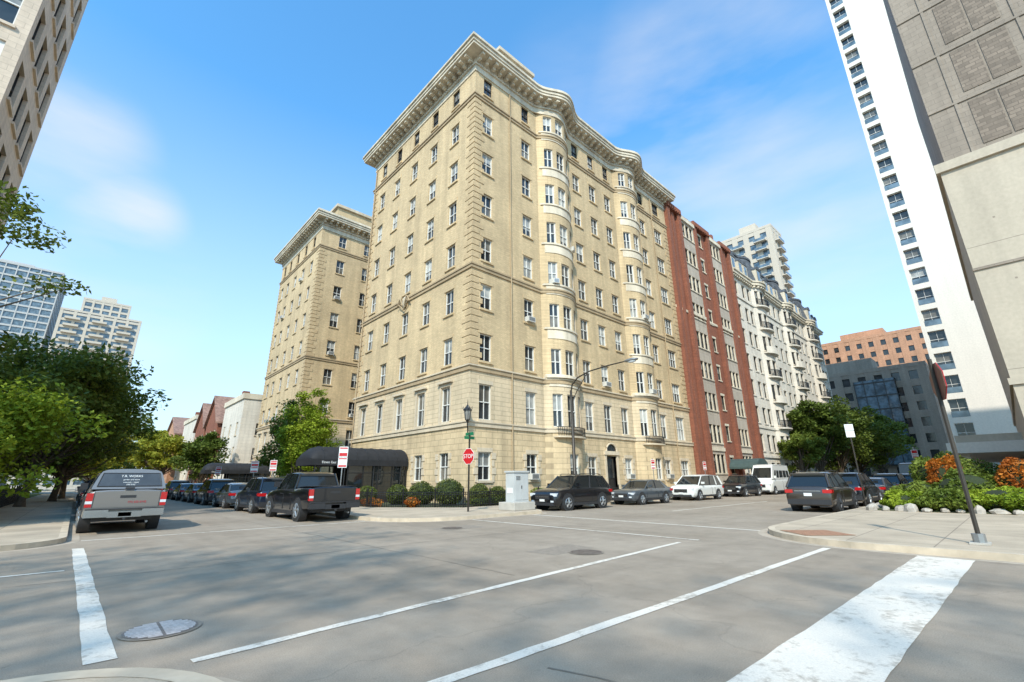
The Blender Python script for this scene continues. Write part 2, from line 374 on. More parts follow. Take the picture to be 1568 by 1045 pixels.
    def brackets(P,u0,u1):
        n=int((u1-u0)/.72)
        for i in range(n+1):
            u=u0+(u1-u0)*i/n
            T.ub(P,u-.13,u+.13,-.88,-.09,34.02,34.259,'cornice'); T.ub(P,u-.12,u+.12,-.5,-.09,33.80,34.019,'cornice')
        m=int((u1-u0)/.26)
        for i in range(m):
            u=u0+(u1-u0)*(i+.5)/m; T.ub(P,u-.075,u+.075,-.2,-.15,33.555,33.695,'cornice')
    brackets(PC,.1,LS-.2); brackets(PW,.3,LW-.1); brackets(PN,.5,15.5); brackets(PS2,.1,15.5); brackets(PW2,.3,LW2-.1)
    i=0; z=8.75
    def q(x,y,dx,dy,z,a,b):
        xs=sorted((x-dx*.04,x+dx*a)); ys=sorted((y-dy*.04,y+dy*b)); T.box(xs[0],xs[1],ys[0],ys[1],z,z+.36,'tan_q')
    while z<30.1:
        if not (15.2<z<15.95):
            a,b=(.95,.6) if i%2 else (.6,.95)
            q(X0,Y0,1,1,z,a,b); q(X0,Y0+LW,1,-1,z,a,b); q(X0,Y2,1,1,z,a,b); q(X0,Y2+LW2,1,-1,z,a,b)
            T.box(X0+LS-(a),X0+LS+.01,Y0-.04,Y0+.1,z,z+.36,'tan_q')
        z+=.48; i+=1
    for c in BAYS:
        for k in range(2,9):
            a=FL[k][0]; 
            T.ub(PS,c-1.75,c+1.75,-.05,.03,a-.95,a-.22,'cornice',seg=16); 
            T.ub(PS,c-1.95,c+1.95,-.14,.03,a-.205,a-.06,'cornice',seg=16)
        T.ub(PS,c-2.0,c+2.0,-.32,.02,8.72,8.9,'cornice',seg=16)
        for u in np.arange(c-1.5,c+1.51,.12): T.ub(PS,u-.012,u+.012,-.36,-.335,4.5,5.1,'black')
        T.ub(PS,c-1.6,c+1.6,-.37,-.33,5.1,5.15,'black',seg=12); T.ub(PS,c-1.6,c+1.6,-.42,.02,4.38,4.5,'stone',seg=12)
    for Pw,L,us in ((PS,LS,(1.3,5.5,12.2,17.2,23.8,27.1)),(PW,LW,(2.6,5.7,12.0,15.0)),(PW2,LW2,(2.6,5.7,12,14.6))):
        for uc in us:
            for s in (-1,1):
                for kk in range(4):
                    ww=.34 if kk%2 else .2; u_in=uc+s*(.56 if uc!=27.1 else .84); lo,hi=sorted((u_in,u_in+s*ww)); T.ub(Pw,lo,hi,-.05,.03,1.4+kk*.46,1.4+kk*.46+.4,'stone')
    T.box(20.2,24.2,23.0,27.0,ZT,38.0,'cornice'); T.box(20.0,24.4,22.8,27.2,38.0,38.35,'stone')
    T.box(21.5,23,24,25.5,38.35,39.2,'band')
    T.box(19.5,25.0,56.5,63.0,ZT,38.3,'tan'); T.box(19.2,25.3,56.2,63.3,38.3,38.7,'stone')
    for s in (-1,1):
        pts=[PW(8.85+s*(.2+.5*t),-.25,15.3+.9*math.sin(t*2.6)*(.5)+t*.3) for t in np.linspace(0,1.6,9)]
        T.tube(pts,.06,'band',6); T.tube([PW(8.85,-.2,14.9),PW(8.85+s*.7,-.25,15.5),PW(8.85+s*.3,-.2,16.1)],.06,'band',6)
    T.ell(PW(8.85,-.1,15.6),(.15,.35,.5),'stone')
    for P,u in ((PS,3.6),(PW,16.6),(PS,25.8)):
        T.tube([P(u,-.12,.3),P(u,-.12,33)],.05,'band',6)
    c=Vector((X0-.42,Y0-.42,5.3))
    T.tube([(X0,Y0,4.15),(X0-.25,Y0-.25,4.2),c-Vector((0,0,.45))],.035,'black',6)
    T.tube([(X0,Y0,5.2),(X0-.2,Y0-.2,4.9),(X0-.38,Y0-.38,4.85)],.025,'black',6)
    T.tube([c-Vector((0,0,.45)),c-Vector((0,0,.32)),c-Vector((0,0,.28))],[.04,.10,.17],'black',6)
    for k in range(6):
        a=k*math.pi/3; e=Vector((math.cos(a),math.sin(a),0)); T.tube([c+e*.15-Vector((0,0,.28)),c+e*.23+Vector((0,0,.28))],.016,'black',4)
        T.tube([c+e*.26+Vector((0,0,.30)),c+e*.33+Vector((0,0,.42)),c+e*.30+Vector((0,0,.52))],.014,'black',4)
    T.tube([c-Vector((0,0,.27)),c+Vector((0,0,.27))],[.13,.21],'glass_b',6)
    T.tube([c+Vector((0,0,.27)),c+Vector((0,0,.33)),c+Vector((0,0,.5)),c+Vector((0,0,.62))],[.27,.27,.13,.05],'black',6)
    T.tube([c+Vector((0,0,.6)),c+Vector((0,0,1.0))],[.035,.008],'black',6)
    W.build('walls',root); WI.build('windows',root); T.build('cornice_and_trim',root)
apartment()
# ------------------------------------------------------------------ red building
def redbuilding():
    root=empty('red_brick_apartment_building'); mb=MB(); x=46.42; L=18.6; H=34.0
    segs=[(0,3.6,0),(3.6,7.0,.28),(7.0,11.6,0),(11.6,15.0,.28),(15.0,18.6,0)]
    for a,b,off in segs:
        P=lambda u,d,z,off=off:(x+u,Y0-off+d,z)
        ops=[]
        if off:
            for k in range(9):
                z=.9+k*3.65+ (0 if k else .4)
                for i in range(3): ops.append((a+.2+i*1.03,a+.2+i*1.03+.88,z+.75,z+2.75))
            facade(mb,P,[a,b],0,H,ops,lambda z:'greypanel')
            for o in ops: window(mb,P,o,'cornice','dframe' ,mull=0,R=.25,lintel=None,ac=.02)
            for u in (a,b): mb.face([P(u,0,0),P(u,off,0),P(u,off,H),P(u,0,H)],'greypanel')
            mb.ub(P,a+.02,b-.02,-.12,.05,20.2,20.6,'cornice'); mb.ub(P,a-.1,b+.1,-.2,.3,H-.9,H-.4,'cornice')
            mb.ub(P,a+.02,b-.02,-.12,.05,4.4,4.8,'cornice')
        else:
            for k in range(9):
                if b-a>4:
                    z=1.3+k*3.65; ops.append(((a+b)/2-.45,(a+b)/2+.45,z+.75,z+2.5))
            facade(mb,P,[a,b],0,H,ops,lambda z:'red')
            for o in ops: window(mb,P,o,'cornice','dframe',mull=0,lintel='flat')
            mb.ub(P,a,b,-.1,.05,20.25,20.55,'cornice')
            for u in (a+.4,b-.4): mb.ub(P,u-.35,u+.35,-.42,.03,0,H-.5,'red')
            if b-a<4: mb.ub(P,(a+b)/2-.3,(a+b)/2+.3,-.2,.03,0,H-.5,'red')
            mb.ub(P,a-.0,b+.0,-.5,.05,H-.49,H+.3,'red')
            n=int((b-a)/.5)
            for i in range(n): mb.ub(P,a+.1+i*.5,a+.35+i*.5,-.62,-.49,H-.45,H-.1,'red')
    mb.box(x+.01,x+L,Y0+.06,Y0+30,H-.4,H,'roof'); mb.face([(x+L,Y0,0),(x+L,Y0+30,0),(x+L,Y0+30,H),(x+L,Y0,H)],'red')
    mb.face([(x-.02,Y0,30),(x-.02,Y0+30,30),(x-.02,Y0+30,H+.3),(x-.02,Y0,H+.3)],'red')
    for i in range(6): mb.box(x+2+i*2.6,x+2.6+i*2.6,Y0+.5,Y0+1.1,H,H+1.2+(i%2)*.6,'red')
    mb.loft([[(x+9+math.cos(t)*1.7,Y0-yy,2.7+math.sin(t)*.9) for t in np.linspace(0,math.pi,9)]+[(x+7.3,Y0-yy,2.5),(x+10.7,Y0-yy,2.5)] for yy in (0.1,3.4)],'canvas_g')
    for dx in (-1.6,1.6): mb.tube([(x+9+dx,Y0-3.3,.1),(x+9+dx,Y0-3.3,2.6)],.04,'galv',6)
    mb.build('facade',root)
redbuilding()
# ------------------------------------------------------------------ mansard building
def mansard():
    root=empty('cream_mansard_building'); mb=MB(); x=65.05; L=45.4; H=30.6; FH=3.76
    cs=(9.5,23.0,36.5)
    def f(u):
        for c in cs:
            t=abs(u-c)/2.3
            if t<1: return .9*(1-t**2.4)
        return 0
    P=lambda u,d,z:(x+u,Y0-f(u)+d,z)
    us=[0,L]+[c+t for c in cs for t in np.linspace(-2.3,2.3,11)]
    ops=[];ks=[]
    cols=[1.5,4.2,6.2,12.7,15.2,17.6,20.0,26.0,28.5,31,33.4,39.6,42.2,44.3]
    for k in range(8):
        z=.9+k*FH
        for u in cols: ops.append((u-.58,u+.58,z+.3,z+2.55)); ks.append(k)
        for c in cs:
            ops.append((c-.75,c+.75,z+.1,z+2.6)); ks.append(k)
            for s in (-1.45,1.45): ops.append((c+s-.35,c+s+.35,z+.3,z+2.55)); ks.append(k)
    facade(mb,P,us,0,H,ops,lambda z:'cream')
    for o,k in zip(ops,ks): window(mb,P,o,'cream','dframe',mull=1,R=.3,lintel='flat',ac=0)
    for z,e in ((4.1,.18),(8.0,.12),(27.0,.15)): mb.ub(P,-.02,L+e,-e,.05,z,z+.3,'cream',seg=150)
    mb.ub(P,-.0,L+.7,-.55,.3,H,H+.45,'cornice',seg=150); mb.ub(P,0,L+.9,-.7,.3,H+.45,H+.7,'cornice',seg=150)
    for i in range(69): 
        u=.3+i*.65; mb.ub(P,u-.1,u+.1,-.45,.02,H-.35,H-.002,'cornice')
    for c in cs:
        for k in range(2,8):
            z=.9+k*FH
            mb.ub(P,c-2.0,c+2.0,-.6,.02,z-.2,z,'cream',seg=12)
            if k%2==0 or k>5:
                for u in np.arange(c-1.9,c+1.91,.16): mb.ub(P,u-.02,u+.02,-.57,-.53,z,z+.95,'black')
                mb.ub(P,c-1.95,c+1.95,-.59,-.51,z+.95,z+1.02,'black',seg=12)
            else: mb.ub(P,c-1.95,c+1.95,-.59,-.45,z,z+.85,'cream',seg=12)
    zt=35.9
    Pm=lambda u,d,z:(x+u,Y0-f(u)*.9+d,z)
    U=np.linspace(0,L,80)
    for a,b in zip(U[:-1],U[1:]): mb.face([Pm(a,.0,H+.7),Pm(b,.0,H+.7),Pm(b,1.0,zt),Pm(a,1.0,zt)],'slate')
    mb.ub(Pm,0,L,.85,1.4,zt,zt+.35,'slate',seg=60)
    for u in cols+[9.5,23,36.5]:
        w=.75
        mb.ub(Pm,u-w,u+w,-.15,1.0,H+.71,H+3.1,'cornice'); 
        mb.loft([[ (q[0]+math.cos(t)*w*1.08,q[1],q[2]+math.sin(t)*w*.9) for t in np.linspace(0,math.pi,8)] for q in (Pm(u,-.22,H+3.1),Pm(u,1.2,H+3.1))],'slate')
        mb.ub(Pm,u-w+.25,u+w-.25,-.17,-.14,H+1.05,H+2.9,'glass_t')
    mb.face([(x+L,Y0,0),(x+L,Y0+25,0),(x+L,Y0+25,H),(x+L,Y0,H)],'cream'); mb.face([(x,Y0,20),(x,Y0+25,20),(x,Y0+25,H+.5),(x,Y0,H+.5)],'cream')
    mb.face([(x,Y0+1.1,zt+.2),(x+L,Y0+1.1,zt+.2),(x+L,Y0+25,zt+.2),(x,Y0+25,zt+.2)],'roof')
    mb.face([(x+L,Y0+.1,H),(x+L,Y0+25,H),(x+L,Y0+25,zt),(x+L,Y0+1.0,zt)],'slate')
    mb.face([(x,Y0+.1,H),(x,Y0+25,H),(x,Y0+25,zt),(x,Y0+1.0,zt)],'slate')
    mb.build('facade',root)
mansard()
# ------------------------------------------------------------------ generic towers
def tower(name,x0,x1,y0,y1,h,fh,wall,gl,sp,sh,pw,extra=None,z0=0,parent=None):
    root=parent or empty(name); mb=MB()
    mb.box(x0+.3,x1-.3,y0+.3,y1-.3,z0,h-.5,gl)
    z=z0
    while z<h-.3: mb.box(x0,x1,y0,y1,z,z+sh,wall); z+=fh
    mb.box(x0-.1,x1+.1,y0-.1,y1+.1,h-.9,h,wall)
    n=max(1,round((x1-x0)/sp))
    for i in range(n+1):
        x=x0+(x1-x0-pw)*i/n
        mb.box(x,x+pw,y0-.06,y0+.4,z0,h-.02,wall); mb.box(x,x+pw,y1-.4,y1+.06,z0,h-.02,wall)
    n=max(1,round((y1-y0)/sp))
    for i in range(n+1):
        y=y0+(y1-y0-pw)*i/n
        mb.box(x0-.07,x0+.4,y+.01,y+pw-.01,z0,h-.03,wall); mb.box(x1-.4,x1+.07,y+.01,y+pw-.01,z0,h-.03,wall)
    mb.box((x0*2+x1)/3,(x0+x1*2)/3,(y0*2+y1)/3,(y0+y1*2)/3,h,h+4,wall)
    if extra: extra(mb)
    mb.build('structure',root); return root
tower('glass_highrise',-58,-24,292,322,99,3.3,'palegrey','glass_t',3.6,.8,.4)
def blc(mb):
    for k in range(1,23):
        z=k*3.2+.9
        for x in (-18,-9,0,): mb.box(x,x+5,268.6,270,z,z+.9,'tantower')
r=tower('tan_highrise',-20,8,270,300,76,3.2,'tantower','glass_t',4.5,1.1,1.0,blc)
tower('',-14,3,275,295,84,3.0,'tantower','glass_t',3.2,1.0,.8,z0=76,parent=r)
def balc(mb):
    for k in range(3,25):
        z=k*3.15
        for y in (39,46): mb.box(150-1.3,150,y,y+3.6,z,z+.2,'cream'); mb.box(150-1.3,150-1.2,y,y+3.6,z+.2,z+1.1,'glass_t')
        for x in (152,): mb.box(x,x+5,37-1.3,37,z,z+.2,'cream'); mb.box(x,x+5,37-1.3,37-1.2,z+.2,z+1.1,'glass_t')
tower('balcony_highrise',150,160,37,53,81,3.15,'tantower','glass_t',3.6,1.3,1.7,balc)
tower('orange_brick_building',178,205,8,44,45,3.3,'red2','glass',3.4,1.6,1.8)
tower('brown_brick_building',138,158,9,40,27,3.6,'dkbrick','glass',3.6,1.6,1.7)
def gb():
    mb=MB(); mb.box(137.2,139,15,23,4,24,'glass_t')
    for k in range(7): mb.box(137.1,139,14.9,23.1,4+k*3.2,4.25+k*3.2,'dframe')
    for y in (15,17,19,21,22.9): mb.box(137.05,139,y,y+.12,4,24,'dframe')
    mb.build('glass_bay',bpy.data.objects['brown_brick_building'])
gb()
# ------------------------------------------------------------------ right side buildings
def whitetower():
    root=empty('white_residential_tower'); mb=MB(); P=lambda u,d,z:(80+d,4.6-u,z); H=82
    ops=[]
    for k in range(26):
        z=2.5+k*3.05
        ops.append((.45,2.15,z,z+2.3))
    facade(mb,P,[0,34],0,H,ops,lambda z:'whiteconc')
    for o in ops:
        window(mb,P,o,'whiteconc','frame',R=.45,sill=False,mull=1,rail=True,ac=0)
        mb.ub(P,o[0]+.02,o[1]-.02,.0,.05,o[2]+.02,o[2]+.75,'glass_t')
    mb.face([(80,4.6,0),(112,4.6,0),(112,4.6,H),(80,4.6,H)],'whiteconc'); mb.face([(80,-29.4,0),(112,-29.4,0),(112,-29.4,H),(80,-29.4,H)],'whiteconc')
    mb.face([(80,-29.4,H),(112,-29.4,H),(112,4.6,H),(80,4.6,H)],'roof'); mb.face([(112,-29.4,0),(112,4.6,0),(112,4.6,H),(112,-29.4,H)],'whiteconc')
    mb.ub(P,-.25,34,-.25,.3,H,H+1.0,'whiteconc')
    mb.build('facade',root)
    root=empty('parking_podium'); mb=MB()
    mb.box(44,79,-20,3.0,3.0,3.7,'whiteconc'); mb.box(44.5,78.5,-19.5,2.5,3.7,4.2,'beigeconc')
    for xx in range(45,79,6): mb.box(xx,xx+.5,2.0,2.5,.1,3,'whiteconc')
    mb.box(46,78,-18,-4,.1,3,'beigeconc'); mb.build('structure',root)
whitetower()
def greybuilding():
    root=empty('concrete_and_block_building'); mb=MB()
    mb.box(30,56,-32,-.7,.1,16.6,'beigeconc'); mb.box(29.85,56.1,-32,-.55,16.6,17.1,'beigeconc')
    mb.box(29.93,30.1,-32,-.68,11.0,11.12,'browngrid'); mb.box(29.9,56.1,-32,-.6,5.4,5.7,'beigeconc')
    mb.box(30.5,56,-32,-1.0,17.1,36,'browngrid')
    Pu=lambda u,d,z:(30.5+d,-1.0-u,z)
    for i in range(0,11):
        u=1.1+i*3.0
        mb.ub(Pu,u-.06,u+.06,-.05,.05,17.1,36,'browngrid')
        for k in range(6):
            z=17.35+k*3.3
            for a,b in ((.28,1.28),(1.38,2.38)):
                mb.ub(Pu,u+a+.15,u+b+.15,-.035,.05,z+.3,z+2.95,'brownpanel')
    for k in range(7): mb.ub(Pu,0,31,-.06,.05,17.2+k*3.3-.06,17.2+k*3.3+.06,'browngrid')
    mb.tube([(30,-1.6,5.0),(29.6,-1.6,5.0),(29.5,-1.6,4.85)],.05,'cab',6); mb.ell((29.5,-1.6,4.75),(.14,.14,.14),'cab')
    for k in range(3):
        for j in range(12):
            mb.ub(lambda u,d,z:(30+d,-.7-u,z),1.2+j*1.8,1.28+j*1.8,-.004,.01,7+k*3.2,7.08+k*3.2,'browngrid')
    mb.build('structure',root)
greybuilding()
def leftbuilding():
    root=empty('pale_corner_building'); mb=MB(); H=38; xe=-5.5
    PSl=lambda u,d,z:(xe-25+u,25.8+d,z); PE=lambda u,d,z:(xe-d,25.8+u,z)
    ops=[]
    for k in range(11):
        z=1.2+k*3.3
        for i in range(7): ops.append((25-3.0-i*3.5,25-.5-i*3.5,z-.1,z+2.3))
    facade(mb,PSl,[0,25],0,H,ops,lambda z:'leftwall')
    for o in ops:
        window(mb,PSl,o,'leftwall','frame',mull=2,R=.18,ac=0)
        if random.random()<.5: mb.ub(PSl,o[0]+.05,o[1]-.05,.10,.13,(o[2]+o[3])/2+random.uniform(-.5,.5),o[3]-.06,'frame')
    ops=[]
    for k in range(11):
        z=1.2+k*3.3
        for i in range(4): ops.append((.6+i*1.9,1.8+i*1.9,z,z+2.1))
    facade(mb,PE,[0,8.2],0,H,ops,lambda z:'leftwall')
    for o in ops: window(mb,PE,o,'leftwall','dframe',mull=0,R=.25,ac=0)
    mb.face([(xe-25,34,0),(xe,34,0),(xe,34,H),(xe-25,34,H)],'leftwall'); mb.face([(xe-25,25.8,H),(xe,25.8,H),(xe,34,H),(xe-25,34,H)],'roof')
    mb.build('facade',root)
leftbuilding()
def house(name,x0,x1,y0,y1,h,mat,gable=0,roofm='rooftile'):
    root=empty(name); mb=MB()
    PWh=lambda u,d,z:(x0+d,y0+u,z); PSh=lambda u,d,z:(x0+u,y0+d,z)
    ops=[]; L=y1-y0
    nf=int(h/3.6)
    for k in range(nf):
        z=1.0+k*3.5
        for i in range(3): ops.append((L*(i+.5)/3-.5,L*(i+.5)/3+.5,z,z+1.9))
    facade(mb,PWh,[0,L],0,h,ops,lambda z:mat)
    for o in ops: window(mb,PWh,o,'stone','frame')
    ops=[]
    for k in range(1,nf):
        z=1.0+k*3.5
        for i in range(2): ops.append((2.5+i*5-.5,2.5+i*5+.5,z,z+1.7))
    facade(mb,PSh,[0,x1-x0],0,h,ops,lambda z:mat)
    for o in ops: window(mb,PSh,o,'stone','frame')
    mb.face([(x0,y1,0),(x1,y1,0),(x1,y1,h),(x0,y1,h)],mat)
    if gable:
        ym=(y0+y1)/2; zt=h+gable
        mb.face([(x0,y0,h),(x0,y1,h),(x0,ym,zt)],mat); mb.hexa([(x0-.4,y0-.4,h-.3),(x1,y0-.4,h-.3),(x1,ym,zt+.1),(x0-.4,ym,zt+.1),(x0-.4,y0-.4,h),(x1,y0-.4,h),(x1,ym,zt+.4),(x0-.4,ym,zt+.4)],roofm)
        mb.hexa([(x0-.4,ym,zt+.1),(x1,ym,zt+.1),(x1,y1+.4,h-.3),(x0-.4,y1+.4,h-.3),(x0-.4,ym,zt+.4),(x1,ym,zt+.4),(x1,y1+.4,h),(x0-.4,y1+.4,h)],roofm)
        mb.box(x0+3,x0+4,y0+.5,y0+1.5,h,zt+1,'red')
    else:
        mb.face([(x0,y0,h),(x1,y0,h),(x1,y1,h),(x0,y1,h)],'roof'); mb.box(x0-.2,x1,y0-.15,y0+.1,h-.4,h+.4,'cornice'); mb.box(x0-.2,x0+.1,y0+.1,y1+.1,h-.4,h+.4,'cornice')
    mb.build('walls_and_roof',root)
house('beige_townhouse',15.5,34,73.5,85.5,13.5,'cream')
house('brick_townhouse',15,30,86.5,96,11,'red',4.5)
house('brick_townhouse',15,30,97,106,11,'red',4.5)
house('beige_townhouse',15,30,108,122,14,'cream')
house('brick_townhouse',14,30,124,140,12,'red2',4)
house('brick_apartment_house',-30,-10,42,60,11,'red2')
house('brick_apartment_house',-28,-9,64,84,12,'dkbrick')
house('beige_apartment_house',-28,-9,90,112,14,'tantower')
# ------------------------------------------------------------------ ground, road, pavements
def sheet(name,x0,x1,y0,y1,z,mat):
    mb=MB(); mb.face([(x0,y0,z),(x1,y0,z),(x1,y1,z),(x0,y1,z)],mat); return mb.build(name)
sheet('ground',-2500,2500,-2500,2500,-.03,'field')
sheet('road',-160,400,-120,260,0,'asphalt')
def arc(cx,cy,r,a0,a1,n=10): return [(cx+r*math.cos(rad(a0+(a1-a0)*i/n)),cy+r*math.sin(rad(a0+(a1-a0)*i/n))) for i in range(n+1)]
def block(edge,rest):
    mb=MB(); poly=edge+rest; v=[Vector((x,y,.13)) for x,y in poly]
    for t in tessellate_polygon([v]): mb.face([v[i] for i in t],'walk')
    n=len(edge); inn=[]; out=[]
    for i,(x,y) in enumerate(edge):
        a=Vector(edge[max(i-1,0)]); b=Vector(edge[min(i+1,n-1)]); t=(b-a).normalized(); nn=Vector((t.y,-t.x)) ; inn.append((x+nn.x*.17,y+nn.y*.17)); out.append((x-nn.x*.28,y-nn.y*.28))
    for i in range(n-1):
        (x0,y0),(x1,y1)=edge[i],edge[i+1]; (p0,q0),(p1,q1)=inn[i],inn[i+1]; (r0,s0),(r1,s1)=out[i],out[i+1]
        mb.face([(x0,y0,.134),(x1,y1,.134),(p1,q1,.134),(p0,q0,.134)],'kerb')
        mb.face([(x0,y0,-.01),(x1,y1,-.01),(x1,y1,.134),(x0,y0,.134)],'kerb')
        mb.face([(x0,y0,.003),(x1,y1,.003),(r1,s1,.003),(r0,s0,.003)],'gutter')
    return mb
b=block([(-160,5.42)]+arc(-.45,3.87,1.55,90,0)+[(1.1,-120)],[(-160,-120)]); b.build('sidewalk')
b=block([(.1,260)]+arc(-1.5,18.1,1.6,0,-90)+[(-160,16.5)],[(-160,260)]); b.build('sidewalk')
b=block([(400,17.9),(17.9,17.9),(17.2,17.4),(16.6,15.9),(16.2,15.5)]+arc(11.6,18.3,2.8,-90,-180)+[(8.8,260)],[(400,260)]); b.build('sidewalk')
b=block([(12.8,-120)]+arc(15.8,2.4,3.0,180,90)+[(400,5.4)],[(400,-120)]); b.build('sidewalk')
def marks():
    mb=MB()
    def line(x0,y0,x1,y1,w,z=.006,mat='mark',rag=.010):
        L=math.hypot(x1-x0,y1-y0); n=max(2,int(L/.35)); dx,dy=(x1-x0)/L,(y1-y0)/L; nx,ny=-dy,dx; A=[];B=[]
        for i in range(n+1):
            t=L*i/n; a=w/2+random.uniform(-rag,rag); b=w/2+random.uniform(-rag,rag); A.append((x0+dx*t-nx*a,y0+dy*t-ny*a,z)); B.append((x0+dx*t+nx*b,y0+dy*t+ny*b,z))
        for i in range(n): mb.face([A[i],A[i+1],B[i+1],B[i]],mat)
    line(1.05,5.3,11.2,6.05,.125); line(2.0,3.42,12.5,3.25,.14); line(2.6,1.5,12.5,1.32,.82)
    line(.46,5.85,.34,15.9,.22); line(-40,12.1,.15,12.1,.12)
    line(11.9,5.9,11.9,15.2,.12,.0065); line(15.2,5.6,15.4,15.3,.14)
    line(.4,17.9,8.6,17.8,.12); line(21.5,11.8,34,11.8,.11)
    mb.build('road_markings')
    mb=MB()
    def seam(pts,w):
        P=[]
        for (a,b) in zip(pts[:-1],pts[1:]):
            L=math.hypot(b[0]-a[0],b[1]-a[1]); n=max(1,int(L/.3))
            for i in range(n): t=i/n; P.append((a[0]+(b[0]-a[0])*t+random.uniform(-.03,.03),a[1]+(b[1]-a[1])*t+random.uniform(-.03,.03)))
        P.append(pts[-1])
        for a,b in zip(P[:-1],P[1:]):
            L=math.hypot(b[0]-a[0],b[1]-a[1]) or 1; nx,ny=-(b[1]-a[1])/L*w,(b[0]-a[0])/L*w
            mb.face([(a[0]-nx,a[1]-ny,.0042),(b[0]-nx,b[1]-ny,.0042),(b[0]+nx,b[1]+ny,.0042),(a[0]+nx,a[1]+ny,.0042)],'tar')
    seam([(-20,10.9),(30,10.7)],.008); seam([(5.6,6),(5.2,30)],.007); seam([(3.2,3.0),(3.4,2.2),(3.3,1.9)],.012)
    for (x0,y0,x1,y1,m_) in ((7.6,6.9,9.0,7.8,'patch'),(8.8,12.5,10.4,13.6,'patch')):
        mb.face([(x0,y0,.0025),(x1,y0+.1,.0025),(x1+.1,y1,.0025),(x0-.1,y1-.1,.0025)],m_)
    mb.build('road_seams_and_patches')
    def cover(name,x,y,r):
        mb=MB(); n=28
        mb.face([(x+r*1.12*math.cos(2*math.pi*i/n),y+r*1.12*math.sin(2*math.pi*i/n),.010) for i in range(n)],'patch')
        mb.face([(x+r*math.cos(2*math.pi*i/n),y+r*math.sin(2*math.pi*i/n),.014) for i in range(n)],'iron')
        k=int(r/.055)
        for i in range(-k+1,k):
            t=i*.055; h=math.sqrt(max(r*r*.86-t*t,0)); 
            if h<.05: continue
            mb.box(x-h,x-.015,y+t-.014,y+t+.014,.0142,.019,'coverbar'); mb.box(x+.015,x+h,y+t-.014,y+t+.014,.0142,.019,'coverbar')
        mb.build(name)
    cover('manhole_cover',.97,6.6,.33)
    M['coverbar']=M['iron']
    cover('manhole_cover',8.35,6.7,.34); cover('manhole_cover',9.4,13.1,.34)
    mb=MB(); mb.hexa([(13.45,3.9,.137),(14.3,3.05,.137),(15.15,3.9,.137),(14.3,4.75,.137),(13.45,3.9,.142),(14.3,3.05,.142),(15.15,3.9,.142),(14.3,4.75,.142)],'tactile')
    for i in range(9):
        for j in range(9):
            cx=14.3+(i-j)*.085; cy=3.22+(i+j)*.085; mb.box(cx-.012,cx+.012,cy-.012,cy+.012,.142,.147,'tactile')
    mb.build('tactile_paving')
marks()
# ------------------------------------------------------------------ vehicles
SP=dict(
 suv=dict(L=4.8,W=1.92,H=1.74,hood=1.06,belt=1.12,cowl=1.25,wst=2.05,rt=4.2,rb=4.66,deck=1.1,Rw=.37,wx=(.92,3.78)),
 sedan=dict(L=4.75,W=1.84,H=1.45,hood=.90,belt=.97,cowl=1.35,wst=2.15,rt=3.45,rb=4.2,deck=1.02,Rw=.33,wx=(.9,3.7)),
 minivan=dict(L=5.1,W=1.98,H=1.76,hood=1.06,belt=1.08,cowl=.95,wst=1.95,rt=4.7,rb=4.98,deck=1.06,Rw=.34,wx=(.92,3.95)),
 pickup=dict(L=5.8,W=2.04,H=1.90,hood=1.18,belt=1.25,cowl=1.5,wst=2.15,rt=3.72,rb=3.86,deck=1.30,Rw=.41,wx=(.95,4.6)),
 van=dict(L=5.9,W=2.06,H=2.75,hood=1.25,belt=1.42,cowl=.75,wst=1.65,rt=5.8,rb=5.88,deck=1.42,Rw=.36,wx=(.95,4.6)))
